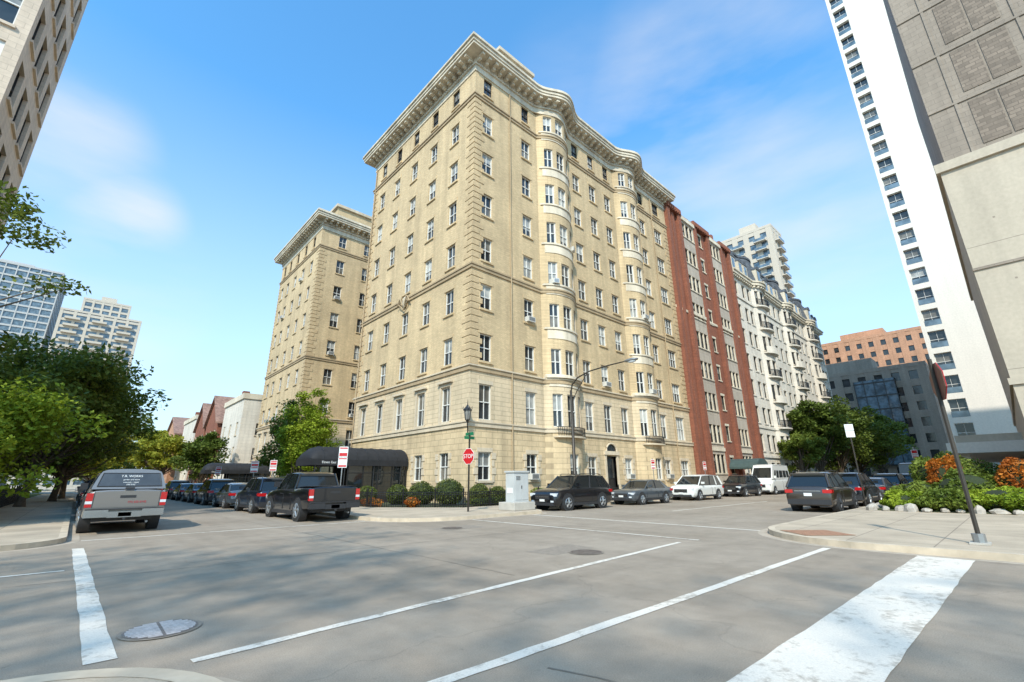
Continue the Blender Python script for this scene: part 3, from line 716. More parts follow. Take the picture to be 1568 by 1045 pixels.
def car(name,kind,x,y,head,pt,cap=False,rails=False,blackrim=False,z=0):
    s=SP[kind]; L,W,H=s['L'],s['W'],s['H']; w=W/2; root=empty(name,(x,y,z),rad(head)); X=lambda t:L/2-t
    B=MB(); P_=PA[pt]
    hood,belt,deck=s['hood'],s['belt'],s['deck']
    st=[(0,hood*.66,.82,.34),(.04,hood*.78,.90,.27),(.14,hood*.88,.955,.24),(.4,hood*.95,.99,.24),(s['cowl']*.7,hood,1,.24),(s['cowl'],(hood+belt)/2+.01,1,.24),(s['cowl']+.5,belt,1,.24),((s['wst']+s['rt'])/2,belt+.01,1,.24)]
    if kind=='pickup': st+=[(3.87,belt,1,.34),(3.93,deck,1,.38),(L-.12,deck,1,.5),(L-.03,deck-.02,.985,.55),(L,deck-.06,.97,.56)]
    elif kind=='sedan': st+=[(3.5,belt+.02,1,.24),(4.2,deck,.985,.25),(L-.16,deck-.02,.95,.28),(L-.05,deck-.10,.92,.3),(L,deck*.7,.86,.36)]
    else: st+=[(s['rt'],belt,1,.24),(L-.2,deck,.98,.26),(L-.08,deck-.03,.96,.28),(L-.02,deck-.12,.93,.3),(L,deck*.7,.90,.36)]
    rings=[]
    for t,tz,ws,bz in st:
        ww=w*ws; half=[(0,tz+.03),(.5*ww,tz+.025),(.8*ww,tz),(.92*ww,tz-.045),(.965*ww,tz-.12),(ww,tz-.30 if tz-.3>.6 else .61),(ww*.985,max(.48,bz+.04)),(ww*.97,max(.36,bz+.02)),(ww*.86,bz),(0,bz)]
        ring=[(X(t),a,b) for a,b in half]+[(X(t),-a,b) for a,b in reversed(half[1:-1])]
        rings.append(ring)
    B.loft(rings,P_)
    D=MB()
    wb=w*.93; wt=w*.74; zb=belt-.04; 
    if kind=='van': wt=w*.84
    G=[(X(s['cowl']),zb-.02),(X(s['wst']),H-.05)]; 
    base_r=(X(s['rb']),zb); top_r=(X(s['rt']),H-.06)
    xm=(G[1][0]+top_r[0])/2
    gm=P_ if kind=='van' else M['cglass']
    sideL=[(G[0][0],wb,G[0][1]),(G[1][0],wt,G[1][1]),(xm,wt+.01,H-.01),(top_r[0],wt,top_r[1]),(base_r[0],wb,base_r[1])]
    sideR=[(a,-b,c) for a,b,c in sideL]
    D.face(sideL,gm); D.face(list(reversed(sideR)),gm)
    for i in range(4): D.face([sideL[i],sideR[i],sideR[i+1],sideL[i+1]],gm)
    if kind=='van':
        def WS(a,h): 
            p=Vector(sideL[0]).lerp(Vector(sideL[1]),h); return Vector((p.x+.012,p.y*a,p.z+.012))
        D.face([WS(-.9,.1),WS(.9,.1),WS(.88,.8),WS(-.88,.8)],'cglass')
    def SD(a,h,side,out=.01):
        b0=Vector(sideL[0]).lerp(Vector(sideL[4]),a); t0=Vector(sideL[1]).lerp(Vector(sideL[3]),a); p=b0.lerp(t0,h); 
        return Vector((p.x,side*(p.y+out),p.z+(.035*math.sin(math.pi*a)*h if kind!='van' else 0)))
    rr=[]
    for xx,zz,k in ((G[1][0]+.06,H-.075,.97),(G[1][0]-.1,H-.02,1),(xm,H+.012,1.01),(top_r[0]+.1,H-.03,1),(top_r[0]-.07,H-.085,.97)):
        q=(wt+.025)*k; h=[(0,zz+.03),(q*.6,zz+.02),(q*.9,zz-.005),(q,zz-.05),(q*.9,zz-.07),(0,zz-.07)]
        rr.append([(xx,a,b) for a,b in h]+[(xx,-a,b) for a,b in reversed(h[1:-1])])
    D.loft(rr,P_)
    def bar(p,q,wd,mat,n=6): D.tube([p,q],wd,mat,n)
    for sd in (1,-1):
        if kind!='van':
            bar(SD(0,0,sd,-.02),SD(0,1,sd,-.01),.035,P_); bar(SD(1,0,sd,-.03),SD(1,1,sd,-.02),.05,P_)
            def pil(a0,a1,mat,b0=None,b1=None):
                b0=a0 if b0 is None else b0; b1=a1 if b1 is None else b1
                D.face([SD(a0,0,sd),SD(a1,0,sd),SD(b1,.97,sd),SD(b0,.97,sd)],mat)
            pil(.43,.47,'plastic' if kind!='pickup' else P_)
            if kind in('suv','minivan'): pil(.70,.75,P_); pil(.93,1.0,P_,.90,1.0)
            if kind=='sedan': pil(.86,1.0,P_,.93,1.0)
            if kind=='pickup': pil(.88,1.0,P_,.85,1.0)
        else:
            for a0,a1 in ((.08,.2),(.23,.36),(.39,.58),(.61,.78),(.81,.95)):
                D.face([SD(a0,.12,sd),SD(a1,.12,sd),SD(a1,.62,sd),SD(a0 if a0>.1 else .12,.62,sd)],'cglass')
        D.tube([SD(0,0,sd,.0),SD(.5,0,sd,.005),SD(1,0,sd,.0)],.014,'plastic' if kind!='sedan' else 'chrome',5)
        for t in (s['cowl']+.12,(s['cowl']+s['rb'])/2+ (0 if kind!='pickup' else .1),s['wx'][1]-.42 if kind!='pickup' else 3.75):
            D.box(X(t)-.006,X(t)+.006,sd*w-.03 if sd>0 else -w-.004,w+.004 if sd>0 else -w+.03,.42,belt-.25,'plastic')
        for t in ((s['cowl']+s['rb'])/2-.2,s['wx'][1]-.6 if kind!='pickup' else 3.6):
            y0,y1=sorted((sd*(w*.975),sd*(w+.03))); D.box(X(t)-.1,X(t)+.1,y0,y1,belt-.23,belt-.195,P_ if kind!='pickup' else 'plastic')
        y0,y1=sorted((sd*(w*.9),sd*(w*.995))); D.box(X(s['wx'][1]-.4),X(s['wx'][0]+.4),y0,y1,.24,.37,'plastic')
        mz=belt+.08; mx=X(s['cowl']+.45); y0,y1=sorted((sd*(w*.96),sd*(w+.17))); D.box(mx-.06,mx+.08,y0,y1,mz-.03,mz+.11 if kind not in('pickup','van') else mz+.2,P_ if kind!='pickup' else 'plastic')
        for t in s['wx']:
            R=s['Rw']; c=X(t)
            D.tube([(c,sd*(w-.28),R+.02),(c,sd*(w+.006),R+.02)],R+.075,'plastic',22)
            D.tube([(c,sd*(w-.24),R),(c,sd*(w-.0),R),(c,sd*(w+.018),R)],[R,R,R-.04],'tire',22)
            D.tube([(c,sd*(w-.1),R),(c,sd*(w+.021),R)],R*.66,'rimd',20)
            rm='rimd' if blackrim else 'rim'
            D.tube([(c,sd*(w+.0),R),(c,sd*(w+.04),R)],R*.16,rm,10)
            for k in range(5):
                a=2*math.pi*k/5+.3; D.tube([(c,sd*(w+.026),R),(c+math.cos(a)*R*.64,sd*(w+.02),R+math.sin(a)*R*.64)],[.05,.035],rm,5)
            rp=[(c+math.cos(a)*R*.65,sd*(w+.02),R+math.sin(a)*R*.65) for a in np.linspace(0,2*math.pi,21)]
            D.tube(rp,.018,rm,5)
        if kind=='pickup':
            y0,y1=sorted((sd*w*.83,sd*(w*.99))); D.box(X(L)-.014,X(L-.1),y0,y1,.80,deck-.08,'tail'); D.box(X(L)-.017,X(L-.05),y0,y1,.90,.98,'head')
        elif kind in('suv','minivan','sedan'):
            y0,y1=sorted((sd*w*(.62),sd*(w*.955))); D.box(X(L)-.006,X(L-.22),y0,y1,deck-.27,deck-.12,'tail'); 
            y0,y1=sorted((sd*w*(.86),sd*(w*.985))); D.box(X(L)+.05,X(L-.34),y0,y1,deck-.26,deck-.12,'tail')
        else:
            y0,y1=sorted((sd*w*.86,sd*(w*.97))); D.box(X(L)-.01,X(L-.1),y0,y1,.9,1.5,'tail')
        y0,y1=sorted((sd*w*.55,sd*(w*.93))); D.box(X(0)-.02,X(.3),y0,y1,hood*.66,hood*.80,'head')
        y0,y1=sorted((sd*w*.6,sd*(w*.8))); D.box(X(0)+.012,X(.1),y0,y1,.42,.5,'head')
        if rails: D.tube([(G[1][0]-.15,sd*(wt-.03),H+.0),(G[1][0]-.3,sd*(wt-.03),H+.06),(top_r[0]+.3,sd*(wt-.03),H+.06),(top_r[0]+.15,sd*(wt-.03),H-.0)],.02,'plastic',6)
    D.box(X(0)-.02,X(-.015),-w*.5,w*.5,hood*.52,hood*.74,'plastic'); D.box(X(0)-.01,X(-.025),-w*.48,w*.48,hood*.62,hood*.645,'chrome')
    D.box(X(.1),X(-.03),-w*.8,w*.8,.26,.40,'plastic'); D.box(X(0)-.01,X(-.035),-.16,.16,.45,.56,'signwhite')
    if kind=='pickup':
        ch='chrome' if pt=='silver' else 'plastic'
        D.box(X(L-.1),X(L+.15),-w*.97,-.42,.50,.72,ch); D.box(X(L-.1),X(L+.15),.42,w*.97,.50,.72,ch); D.box(X(L-.1),X(L+.13),-.42,.42,.48,.66,ch); D.box(X(L-.1),X(L+.16),-w*.95,w*.95,.722,.75,'plastic')
        D.box(X(L)-.14,X(L+.14),-.16,.16,.51,.63,'signwhite')
        D.tube([(X(L+.1),0,.44),(X(L+.22),0,.44)],.035,'plastic',6); D.tube([(X(L-.3),-.6,.34),(X(L+.02),-.6,.32)],.035,'galv',8)
        D.box(X(5.5),X(3.4),-.75,.75,.36,.5,'plastic'); D.tube([(X(4.6),-.9,.4),(X(4.6),.9,.4)],.06,'plastic',8)
        D.box(X(L-.06),X(L)-.012,-w*.80,w*.80,.78,deck-.05,P_); D.box(X(L)-.02,X(L),-.2,.2,deck-.24,deck-.16,'plastic')
        D.box(X(L)-.0135,X(L),-w*.815,-w*.805,.78,deck-.04,'plastic'); D.box(X(L)-.0135,X(L),w*.805,w*.815,.78,deck-.04,'plastic')
        D.box(X(L-.1),X(3.95),-w*.88,w*.88,deck+.03,deck+.036,'plastic')
        if cap:
            za,zt=deck+.035,H+.03; a0,a1=X(3.92),X(L-.03)
            def cr(xx,dx,zo):
                h=[(w*.92,za),(w*.90,za+.1),(w*.80,zt-.16),(w*.74,zt-.05),(w*.62,zt),(w*.3,zt+.025),(0,zt+.03)]
                return [(xx+dx*(q-za)/(zt-za),p,q) for p,q in h]+[(xx+dx*(q-za)/(zt-za),-p,q) for p,q in reversed(h[:-1])]
            D.loft([cr(a0,0,0),cr(a1,.28,0)],P_)
            e=.012
            def RP(y,h,o): return (a1+.28*h-o,y,za+(zt-za)*h)
            D.hexa([RP(-w*.80,.14,e),RP(w*.80,.14,e),RP(w*.71,.82,e),RP(-w*.71,.82,e),RP(-w*.80,.14,-.03),RP(w*.80,.14,-.03),RP(w*.71,.82,-.03),RP(-w*.71,.82,-.03)],'capglass')
            for q in (((-w*.80,.14),(w*.80,.14)),((w*.80,.14),(w*.71,.82)),((w*.71,.82),(-w*.71,.82)),((-w*.71,.82),(-w*.80,.14))): D.tube([RP(q[0][0],q[0][1],.012),RP(q[1][0],q[1][1],.012)],.014,'plastic',5)
            D.box(X(L)-.02,X(L),-.12,.12,za-.02,za+.05,'plastic')
            for sd in (1,-1): 
                def sp(xx,h,o):
                    y=w*.905+(w*.80-w*.905)*h; return (xx,sd*(y+o),za+.1+(zt-.26-za)*h)
                D.hexa([sp(a1+.3,.1,.0),sp(a0-.15,.1,.0),sp(a0-.15,.92,.0),sp(a1+.4,.92,.0),sp(a1+.3,.1,.012),sp(a0-.15,.1,.012),sp(a0-.15,.92,.012),sp(a1+.4,.92,.012)],'cglass')
            tilt=rad(90)-math.atan2(.28,zt-za)
            for sx,(s_,hh,sz) in enumerate((('T.R. WORKS',.66,.10),('garden and stone',.48,.06),('masonry - repair',.34,.06),('555 0142',.22,.06))):
                p=RP(0,hh,.018); text('rear_lettering_%d'%sx,s_,sz,'signwhite',root,p,(tilt,0,rad(-90)))
            text('tailgate_lettering','773 555-0142',.085,'signred',root,(X(L)-.022,-.25,.93),(rad(90),0,rad(-90)))
    else:
        D.box(X(L-.15),X(L+.045),-w*.9,w*.9,.34,.56,P_ if kind=='sedan' else 'plastic')
        D.box(X(L)-.014,X(L-.03),-.16,.16,deck-.40 if kind!='sedan' else deck-.3,deck-.27 if kind!='sedan' else deck-.18,'signwhite')
        D.box(X(L)-.008,X(L-.04),-w*.55,w*.55,deck-.2,deck-.165,'chrome')
        if kind in('suv','minivan'): D.box(X(s['rt'])-.16,X(s['rt'])+.02,-wt*.9,wt*.9,H-.085,H-.045,P_)
    B.build('body',root,smooth=35); D.build('glass_wheels_and_trim',root,smooth=30)
M['capglass']=simple('topper_glass',(.06,.065,.07),.1,var=.2)
car('parked_suv','suv',20.0,16.78,180,'black',rails=True)
car('parked_sedan','sedan',26.9,16.75,180,'steel')
car('parked_minivan','minivan',34.5,16.75,180,'white')
car('parked_suv','suv',42.8,16.78,180,'black',rails=True)
car('parked_van','van',50.0,16.75,180,'white')
car('parked_sedan','sedan',57,16.75,180,'gray'); car('parked_suv','suv',63.5,16.75,180,'brown'); car('parked_sedan','sedan',70,16.75,180,'silver')
car('parked_suv','suv',26.9,6.72,0,'brown',rails=True,blackrim=True)
car('parked_suv','suv',33.0,6.72,0,'black'); car('parked_sedan','sedan',39.2,6.72,0,'gray'); car('parked_suv','suv',45.4,6.72,0,'black')
car('parked_suv','suv',52,6.72,0,'steel'); car('parked_van','van',60,6.72,0,'navy'); car('parked_sedan','sedan',67,6.72,0,'white')
car('parked_pickup_truck','pickup',7.68,21.6,90,'black')
car('parked_suv','suv',7.72,28.3,90,'navy',rails=True)
car('parked_sedan','sedan',7.75,34.6,90,'steel'); car('parked_suv','suv',7.72,40.6,90,'black'); car('parked_sedan','sedan',7.75,46.8,90,'gray')
car('parked_sedan','sedan',7.75,53,90,'navy'); car('parked_suv','suv',7.72,59.5,90,'black'); car('parked_sedan','sedan',7.72,66,90,'silver')
car('parked_pickup_truck','pickup',1.32,22.6,90,'silver',cap=True)
car('parked_suv','suv',1.25,29.5,90,'black'); car('parked_sedan','sedan',1.25,35.6,90,'gray'); car('parked_suv','suv',1.25,41.6,90,'navy'); car('parked_sedan','sedan',1.25,47.6,90,'black'); car('parked_suv','suv',1.25,54,90,'gray')
# ------------------------------------------------------------------ awnings
def awning(yc,name,x0=10.3):
    root=empty(name); mb=MB(); hw=1.35; x1=X0-.1
    rings=[]
    for xx,k in ((x0,.15),(x0+.12,.6),(x0+.4,.88),(x0+.8,1),(x1,1)):
        rings.append([(xx,yc+hw*math.cos(t)*(.97 if k<1 else 1),2.85+.85*k*math.sin(t)) for t in np.linspace(0,math.pi,13)])
    mb.loft(rings,'canvas',caps=True)
    for yy in (yc-hw,yc+hw): mb.box(x0,x1,yy-.012,yy+.012,2.48,2.86,'canvas')
    mb.box(x0-.012,x0+.012,yc-hw+.013,yc+hw-.013,2.48,2.9,'canvas')
    for i in range(9):
        xx=x0+.8+i*(x1-x0-.9)/8
        mb.tube([(xx,yc+(hw+.01)*math.cos(t),2.85+.86*math.sin(t)) for t in np.linspace(0,math.pi,13)],.014,'black',5)
    for xx in (x0+.3,x0+2.2,x0+4.2,x1-.5):
        for yy in (yc-hw+.1,yc+hw-.1): mb.tube([(xx,yy,.13),(xx,yy,2.8)],.045,'black',8)
    a=x0+2.4
    for yy in (yc-hw+.2,yc+hw-.2):
        mb.box(a,x1,yy-.02,yy+.02,.5,2.55,'cglass')
        for i in range(5): xx=a+(x1-a-.1)*i/4; mb.box(xx,xx+.09,yy-.05,yy+.05,.13,2.8,'black')
        mb.box(a+.09,x1,yy-.045,yy+.045,.13,.55,'black')
        mb.box(a+.09,x1,yy-.04,yy+.04,2.0,2.07,'black')
    mb.build('canopy',root,smooth=40)
    text('canopy_lettering','Eleven East',.2,'signwhite',root,(x0+1.1,yc-hw-.02,2.67),(rad(90),0,0))
awning(30.6,'entrance_awning'); awning(63.0,'entrance_awning')
# ------------------------------------------------------------------ garden, fence
def fence(name,pts,h=.8,z=.13,step=.13):
    mb=MB()
    for (x0,y0),(x1,y1) in zip(pts[:-1],pts[1:]):
        L=math.hypot(x1-x0,y1-y0); n=int(L/step)
        for i in range(n):
            t=i/n; x=x0+(x1-x0)*t; y=y0+(y1-y0)*t; r=.012
            if i%14==0: mb.box(x-.03,x+.03,y-.03,y+.03,z,z+h+.12,'black'); mb.ell((x,y,z+h+.15),(.05,.05,.05),'black',6,4)
            else: mb.box(x-r,x+r,y-r,y+r,z,z+h,'black'); 
        for zz in (z+.12,z+h-.14,z+h-.03): mb.tube([(x0,y0,zz),(x1,y1,zz)],.016,'black',4)
    mb.build(name)
FP=[(12.2,28.9),(12.2,24.7),(15.4,20.5),(19.9,20.5),(19.9,22.3)]
fence('iron_fence',FP)
fence('iron_fence',[(12.2,32.5),(12.2,61)]); fence('iron_fence',[(21.5,20.8),(30.2,20.8),(30.2,22.3)]); fence('iron_fence',[(-3.2,18.5),(-3.2,60)],h=1.1)
mb=MB(); mb.face([(x,y,.16) for x,y in [(12.3,28.8),(12.3,24.75),(15.45,20.6),(19.8,20.6),(19.8,22.4),(17.1,22.4),(17.1,28.8)]],'soil'); mb.box(12.3,17.1,32.6,61,.12,.17,'grass'); mb.box(21.5,30.1,20.9,22.35,.12,.17,'soil'); mb.build('garden_bed')
mb=MB(); mb.box(-9,-3.3,18.5,100,.12,.17,'grass'); mb.build('lawn')
# ------------------------------------------------------------------ vegetation
def leafmesh(name,C,size,mat,parent,flat=.5):
    n=len(C); nr=RNG.normal(size=(n,3)); nr[:,2]=np.abs(nr[:,2])+flat; nr/=np.linalg.norm(nr,axis=1)[:,None]
    a=np.cross(nr,RNG.normal(size=(n,3))); a/=np.linalg.norm(a,axis=1)[:,None]; b=np.cross(nr,a)
    s=(size*RNG.uniform(.6,1.35,size=(n,1)))
    V=np.stack([C-a*s,C-b*s*.55,C+a*s,C+b*s*.55],axis=1).reshape(-1,3)
    me=bpy.data.meshes.new(name); me.vertices.add(4*n); me.vertices.foreach_set('co',V.ravel())
    me.loops.add(4*n); me.loops.foreach_set('vertex_index',np.arange(4*n,dtype=np.int32))
    me.polygons.add(n); me.polygons.foreach_set('loop_start',np.arange(0,4*n,4,dtype=np.int32))
    me.materials.append(M[mat]); me.update(); me.validate()
    o=bpy.data.objects.new(name,me); COL.objects.link(o); o.parent=parent; return o
def tree(name,x,y,h,r,th,mat,n=9000,clumps=46,leaf=.16,cr=.30,z0=.13,tr=.22,fill=.4,cone=0):
    root=empty(name); mb=MB(); rz=(h-th)/2; cz=th+rz
    cs=[]
    lob=RNG.uniform(.72,1.12,size=(8,))
    for i in range(clumps):
        d=RNG.normal(size=3); d/=np.linalg.norm(d); f=RNG.uniform(fill,1.0)*lob[int((math.atan2(d[1],d[0])+math.pi)/(2*math.pi)*7.99)]
        k=1-cone*max(-.3,d[2]*f)
        cs.append(np.array([x+d[0]*r*f*k,y+d[1]*r*f*k,cz+d[2]*rz*f*.92]))
    pts=[]
    for c in cs:
        k=int(n/clumps*RNG.uniform(.5,1.5)); R=r*cr*RNG.uniform(.6,1.25)
        d=RNG.normal(size=(k,3)); d/=np.linalg.norm(d,axis=1)[:,None]; q=RNG.uniform(0,1,size=(k,1))**.45
        pts.append(c+d*q*R*np.array([1,1,.62]))
    leafmesh('leaves',np.concatenate(pts),leaf,mat,root)
    fx,fy=x+RNG.uniform(-.4,.4)*r/5,y+RNG.uniform(-.4,.4)*r/5; top=np.array([fx,fy,th+rz*.7])
    mb.tube([(x,y,z0-.05),(x,y,z0+.4),((x+fx)/2,(y+fy)/2,th*.7+.3),tuple(top),(fx,fy,th+rz*1.5)],[tr*1.5,tr*1.05,tr*.9,tr*.55,tr*.12],'bark',9)
    for c in cs[:int(clumps*.55)]:
        a=np.array([x,y,th*RNG.uniform(.75,1.1)+.2]); m=(a+c)/2+np.array([0,0,-.06*r])+RNG.normal(size=3)*.15
        mb.tube([tuple(a),tuple(m),tuple(c)],[tr*.42,tr*.24,tr*.06],'bark',6)
    mb.build('trunk_and_limbs',root,smooth=60)
tree('street_tree',-2.4,44,11.6,7.0,2.2,'leaf_g',n=28000,clumps=100,leaf=.17,cr=.25)
tree('street_tree',-4.4,34,8.4,4.9,1.8,'leaf_g',n=18000,clumps=75,leaf=.15)
tree('street_tree',-3.8,28.0,6.2,3.4,1.0,'leaf_b',n=15000,clumps=70,leaf=.11,tr=.12)
tree('street_tree',-5.2,24.3,6.0,3.2,.8,'leaf_b',n=12000,clumps=60,leaf=.11,tr=.12)
tree('street_tree',-4.9,23.5,14.0,3.4,6.4,'leaf_g',n=3800,clumps=44,leaf=.10,cr=.22,tr=.16)
tree('street_tree',-1.2,55,10.5,5.4,2.0,'leaf_g',n=15000,clumps=70,leaf=.19)
tree('street_tree',-9,50,10,4.5,1.5,'leaf_g',n=9000,clumps=50,leaf=.2); tree('street_tree',-8,66,10,5,1.0,'leaf_g',n=9000,clumps=50,leaf=.24)
tree('street_tree',-.8,64,9.5,4.8,2.2,'leaf_y',n=11000,clumps=60,leaf=.22)
tree('street_tree',-1.6,76,11,5.5,2.0,'leaf_y',n=10000,leaf=.25); tree('street_tree',-1.5,92,12,6,2,'leaf_y',n=9000,leaf=.3); tree('street_tree',2,125,13,7,1.5,'leaf_y',n=9000,leaf=.36)
tree('street_tree',10.4,98,10,4.0,3,'leaf_y',n=8000,leaf=.28); tree('street_tree',10.4,116,12,5,3,'leaf_y',n=8000,leaf=.32)
for (x,y,h) in ((-14,150,14),(4,165,15),(22,170,14),(-34,160,15),(-52,165,16)): tree('distant_tree',x,y,h,10,1.0,'leaf_g',n=6000,clumps=50,leaf=.5)
tree('ornamental_tree',13.0,38.2,9.6,2.3,.3,'leaf_b',n=30000,clumps=190,leaf=.10,cr=.34,fill=.05,tr=.1,cone=.35)
tree('ornamental_tree',13.2,43.0,9.2,2.1,.4,'leaf_g',n=14000,clumps=110,leaf=.13,cr=.38,fill=.1,tr=.1,cone=.35)
tree('street_tree',11.9,72.5,9,2.8,.8,'leaf_d',n=9000,clumps=60,leaf=.2,cr=.4,fill=.2,cone=.2)
tree('street_tree',80,19.6,14.5,4.8,2.2,'leaf_d',n=13000,clumps=65,leaf=.24,fill=.3); tree('street_tree',91,19.6,15.0,5.8,2.2,'leaf_d',n=13000,clumps=65,leaf=.26,fill=.3)
tree('street_tree',105,19.6,15,6.5,2.2,'leaf_g',n=12000,clumps=60,leaf=.3,fill=.3); tree('street_tree',122,19,15,7,2.2,'leaf_g',n=10000,clumps=50,leaf=.34,fill=.3)
tree('street_tree',72,19.6,8,3.0,2.2,'leaf_g',n=6000,clumps=40,leaf=.2)
# tall sparse trees on the corner behind the viewpoint (they stand there and throw the light dapple on the crossing)
for (x,y,h,r) in ((-24,-15,32,8),(-31,-6,32,8),(-20,-5,28,6),(-15,-19,29,7)):
    tree('street_tree',x,y,h,r,17,'leaf_g',n=2300,clumps=40,leaf=.19,cr=.32,fill=.25)
def bush(name,x,y,rx,ry,h,mat,n=2600,leaf=.05,z0=.14,jit=.08):
    root=empty(name); mb=MB(); mb.ell((x,y,z0+h*.5),(rx*.86,ry*.86,h*.46),'core',14,8,.05); mb.build('dark_core',root)  # solid dark green ellipsoid added inside the leaf shell
    d=RNG.normal(size=(n,3)); d/=np.linalg.norm(d,axis=1)[:,None]
    ph=RNG.uniform(0,6,3)
    wob=1+jit*(np.sin(d[:,0]*5+ph[0])+np.sin(d[:,1]*6+ph[1])+np.sin(d[:,2]*5+ph[2]))
    C=np.array([x,y,z0+h*.5])+d*np.array([rx,ry,h*.5])*(wob*RNG.uniform(.86,1.06,size=n))[:,None]
    C=C[C[:,2]>z0]; leafmesh('leaves',C,leaf,mat,root,.2)
for x,y,rr,h in ((14.4,25.8,.62,1.15),(14.9,23.9,.8,1.3),(15.7,22.3,.85,1.45),(17.2,21.4,.62,1.15),(18.5,21.3,.5,1.0),(13.3,27.6,.6,1.1)): bush('round_hedge',x,y,rr,rr,h,'leaf_h',jit=.02)
bush('flower_border',13.7,22.9,.4,.4,.5,'leaf_r',800,.05); bush('flower_border',12.6,25.6,.3,1.2,.45,'leaf_r',900,.05); bush('flower_border',17.5,20.8,1.6,.2,.45,'leaf_g',1200,.05)
for i in range(7): bush('garden_shrub',13+random.random()*2.5,34+i*4.0,.8,.9,1.2,'leaf_g',1500,.08)
for i in range(4): bush('garden_shrub',22.4+i*2.1,21.5,.7,.4,.9,'leaf_g',1200,.06)
for i in range(9): bush('hedge',-4.2,19.5+i*2.3,.8,1.35,1.5,'leaf_g',2500,.08,jit=.06)
for x,y,rx,ry,h,mt in ((26.6,3.6,.9,.8,.7,'leaf_b'),(26.2,2.2,.9,.9,.85,'leaf_g'),(26.4,.6,1.0,1.0,.9,'leaf_b'),(26.8,-1.0,1.1,1.1,1.1,'leaf_g'),(27.9,1.6,1.0,1.1,1.5,'leaf_g'),(28.4,-.2,1.1,1.0,2.1,'leaf_r'),(28.6,-2.2,1.1,1.2,2.3,'leaf_r'),(28.3,3.2,.8,.9,1.1,'leaf_g'),(28.8,2.2,.7,.7,2.0,'leaf_r'),(30.5,2.6,1.2,1.2,2.2,'leaf_g'),(33,2.2,1.2,1.4,2.4,'leaf_d'),(36,2.2,1.4,1.4,2.2,'leaf_g'),(39.5,2.4,1.6,1.4,1.9,'leaf_y')):
    bush('garden_shrub',x,y,rx,ry,h,mt,4800,.075,jit=.11)
mb=MB()
for i in range(15):
    y=4.6-i*.47+random.uniform(-.14,.14); mb.ell((25.4+random.uniform(-.15,.15),y,.20),(random.uniform(.12,.30),random.uniform(.12,.3),random.uniform(.08,.26)),'rock',7,5,.25)
for i in range(6): mb.ell((25.7+i*.5,4.7,.2),(.24,.2,random.uniform(.12,.2)),'rock',7,5,.2)
mb.build('stone_border'); mb=MB(); mb.box(25.5,43,-5,4.6,.12,.18,'soil'); mb.build('planting_bed')
# ------------------------------------------------------------------ street furniture
def octagon(mb,c,r,nx,ny,t,mat,rot=0):
    n=Vector((nx,ny,0)).normalized(); a=Vector((-n.y,n.x,0)); b=Vector((0,0,1)); R=[]
    for k in (0,1): R.append([Vector(c)+n*(t*k)+a*r*math.cos(rad(22.5+45*i))+b*r*math.sin(rad(22.5+45*i)) for i in range(8)])
    mb.loft(R,mat)
def stop_sign(x,y,nx,ny,z,top):
    root=empty('stop_sign'); mb=MB(); mb.box(x-.03,x+.03,y-.03,y+.03,.13,top,'bronze')
    n=Vector((nx,ny,0)).normalized(); c=Vector((x,y,z))+n*.04
    octagon(mb,c,.40,nx,ny,.012,'signwhite'); octagon(mb,c+n*.0125,.375,nx,ny,.004,'signred'); octagon(mb,c-n*.006,.395,nx,ny,.004,'galv')
    mb.build('post_and_plate',root); ang=math.atan2(ny,nx)+math.pi/2
    t=c+n*.022; text('lettering','STOP',.27,'signwhite',root,(t.x,t.y,t.z),(rad(90),0,ang))
    return root
r=stop_sign(13.5,17.6,-.95,-.1,2.6,3.7)
mb=MB(); mb.box(13.2,13.8,17.585,17.615,3.4,3.54,'signgreen'); mb.box(13.485,13.515,17.3,17.9,3.58,3.72,'signgreen'); mb.build('street_name_plates',r)
root=empty('stop_sign'); mb=MB(); x,y=14.2,.87
mb.tube([(x,y,.16),(x+.05,y-.03,4.15)],.042,'bronze',8)
mb.loft([[(x+a,y+b,z) for a,b in ((-.22,-.16),(.22,-.16),(.22,.16),(-.22,.16))] for z in (.134,.17)],'conc')
mb.loft([[(x+.11*math.cos(t),y+.11*math.sin(t),z) for t in np.linspace(0,2*math.pi,9)[:-1]] for z in (.17,.34)],'galv')
octagon(mb,(x+.05,y-.07,3.6),.46,.35,-1,.012,'signred'); octagon(mb,(x+.05,y-.055,3.6),.455,.35,-1,.01,'signback')
mb.build('post_and_plate',root)
def psign(x,y,z0,z1,w,ang,top,red=True,pole='galv'):
    root=empty('parking_sign'); mb=MB(); mb.tube([(x,y,.13),(x,y,top)],.03,pole,6)
    d=Vector((math.cos(rad(ang)),math.sin(rad(ang)),0)); n=Vector((d.y,-d.x,0))
    def pl(a,b,za,zb,off,mat):
        o=Vector((x,y,0))+n*off; mb.hexa([o+d*a+Vector((0,0,za)),o+d*b+Vector((0,0,za)),o+d*b+n*.006+Vector((0,0,za)),o+d*a+n*.006+Vector((0,0,za)),o+d*a+Vector((0,0,zb)),o+d*b+Vector((0,0,zb)),o+d*b+n*.006+Vector((0,0,zb)),o+d*a+n*.006+Vector((0,0,zb))],mat)
    zm=(z0+z1)/2
    pl(-w/2,w/2,z0,zm-.01,.035,'signwhite'); pl(-w/2,w/2,zm+.01,z1,.035,'signwhite')
    if red:
        for za,zb in ((z0+.04,z0+.12),(zm-.1,zm-.05),(zm+.05,zm+.2),(z1-.1,z1-.04)): pl(-w/2+.03,w/2-.03,za,zb,.043,'signred')
    mb.build('post_and_plates',root)
psign(9.4,22.4,2.15,3.15,.42,-30,3.2); psign(9.4,33.5,2.2,2.9,.42,-30,3.0); psign(9.4,38,2.2,3.0,.5,-30,3.1); psign(9.4,50,2.2,2.9,.45,-30,3.0)
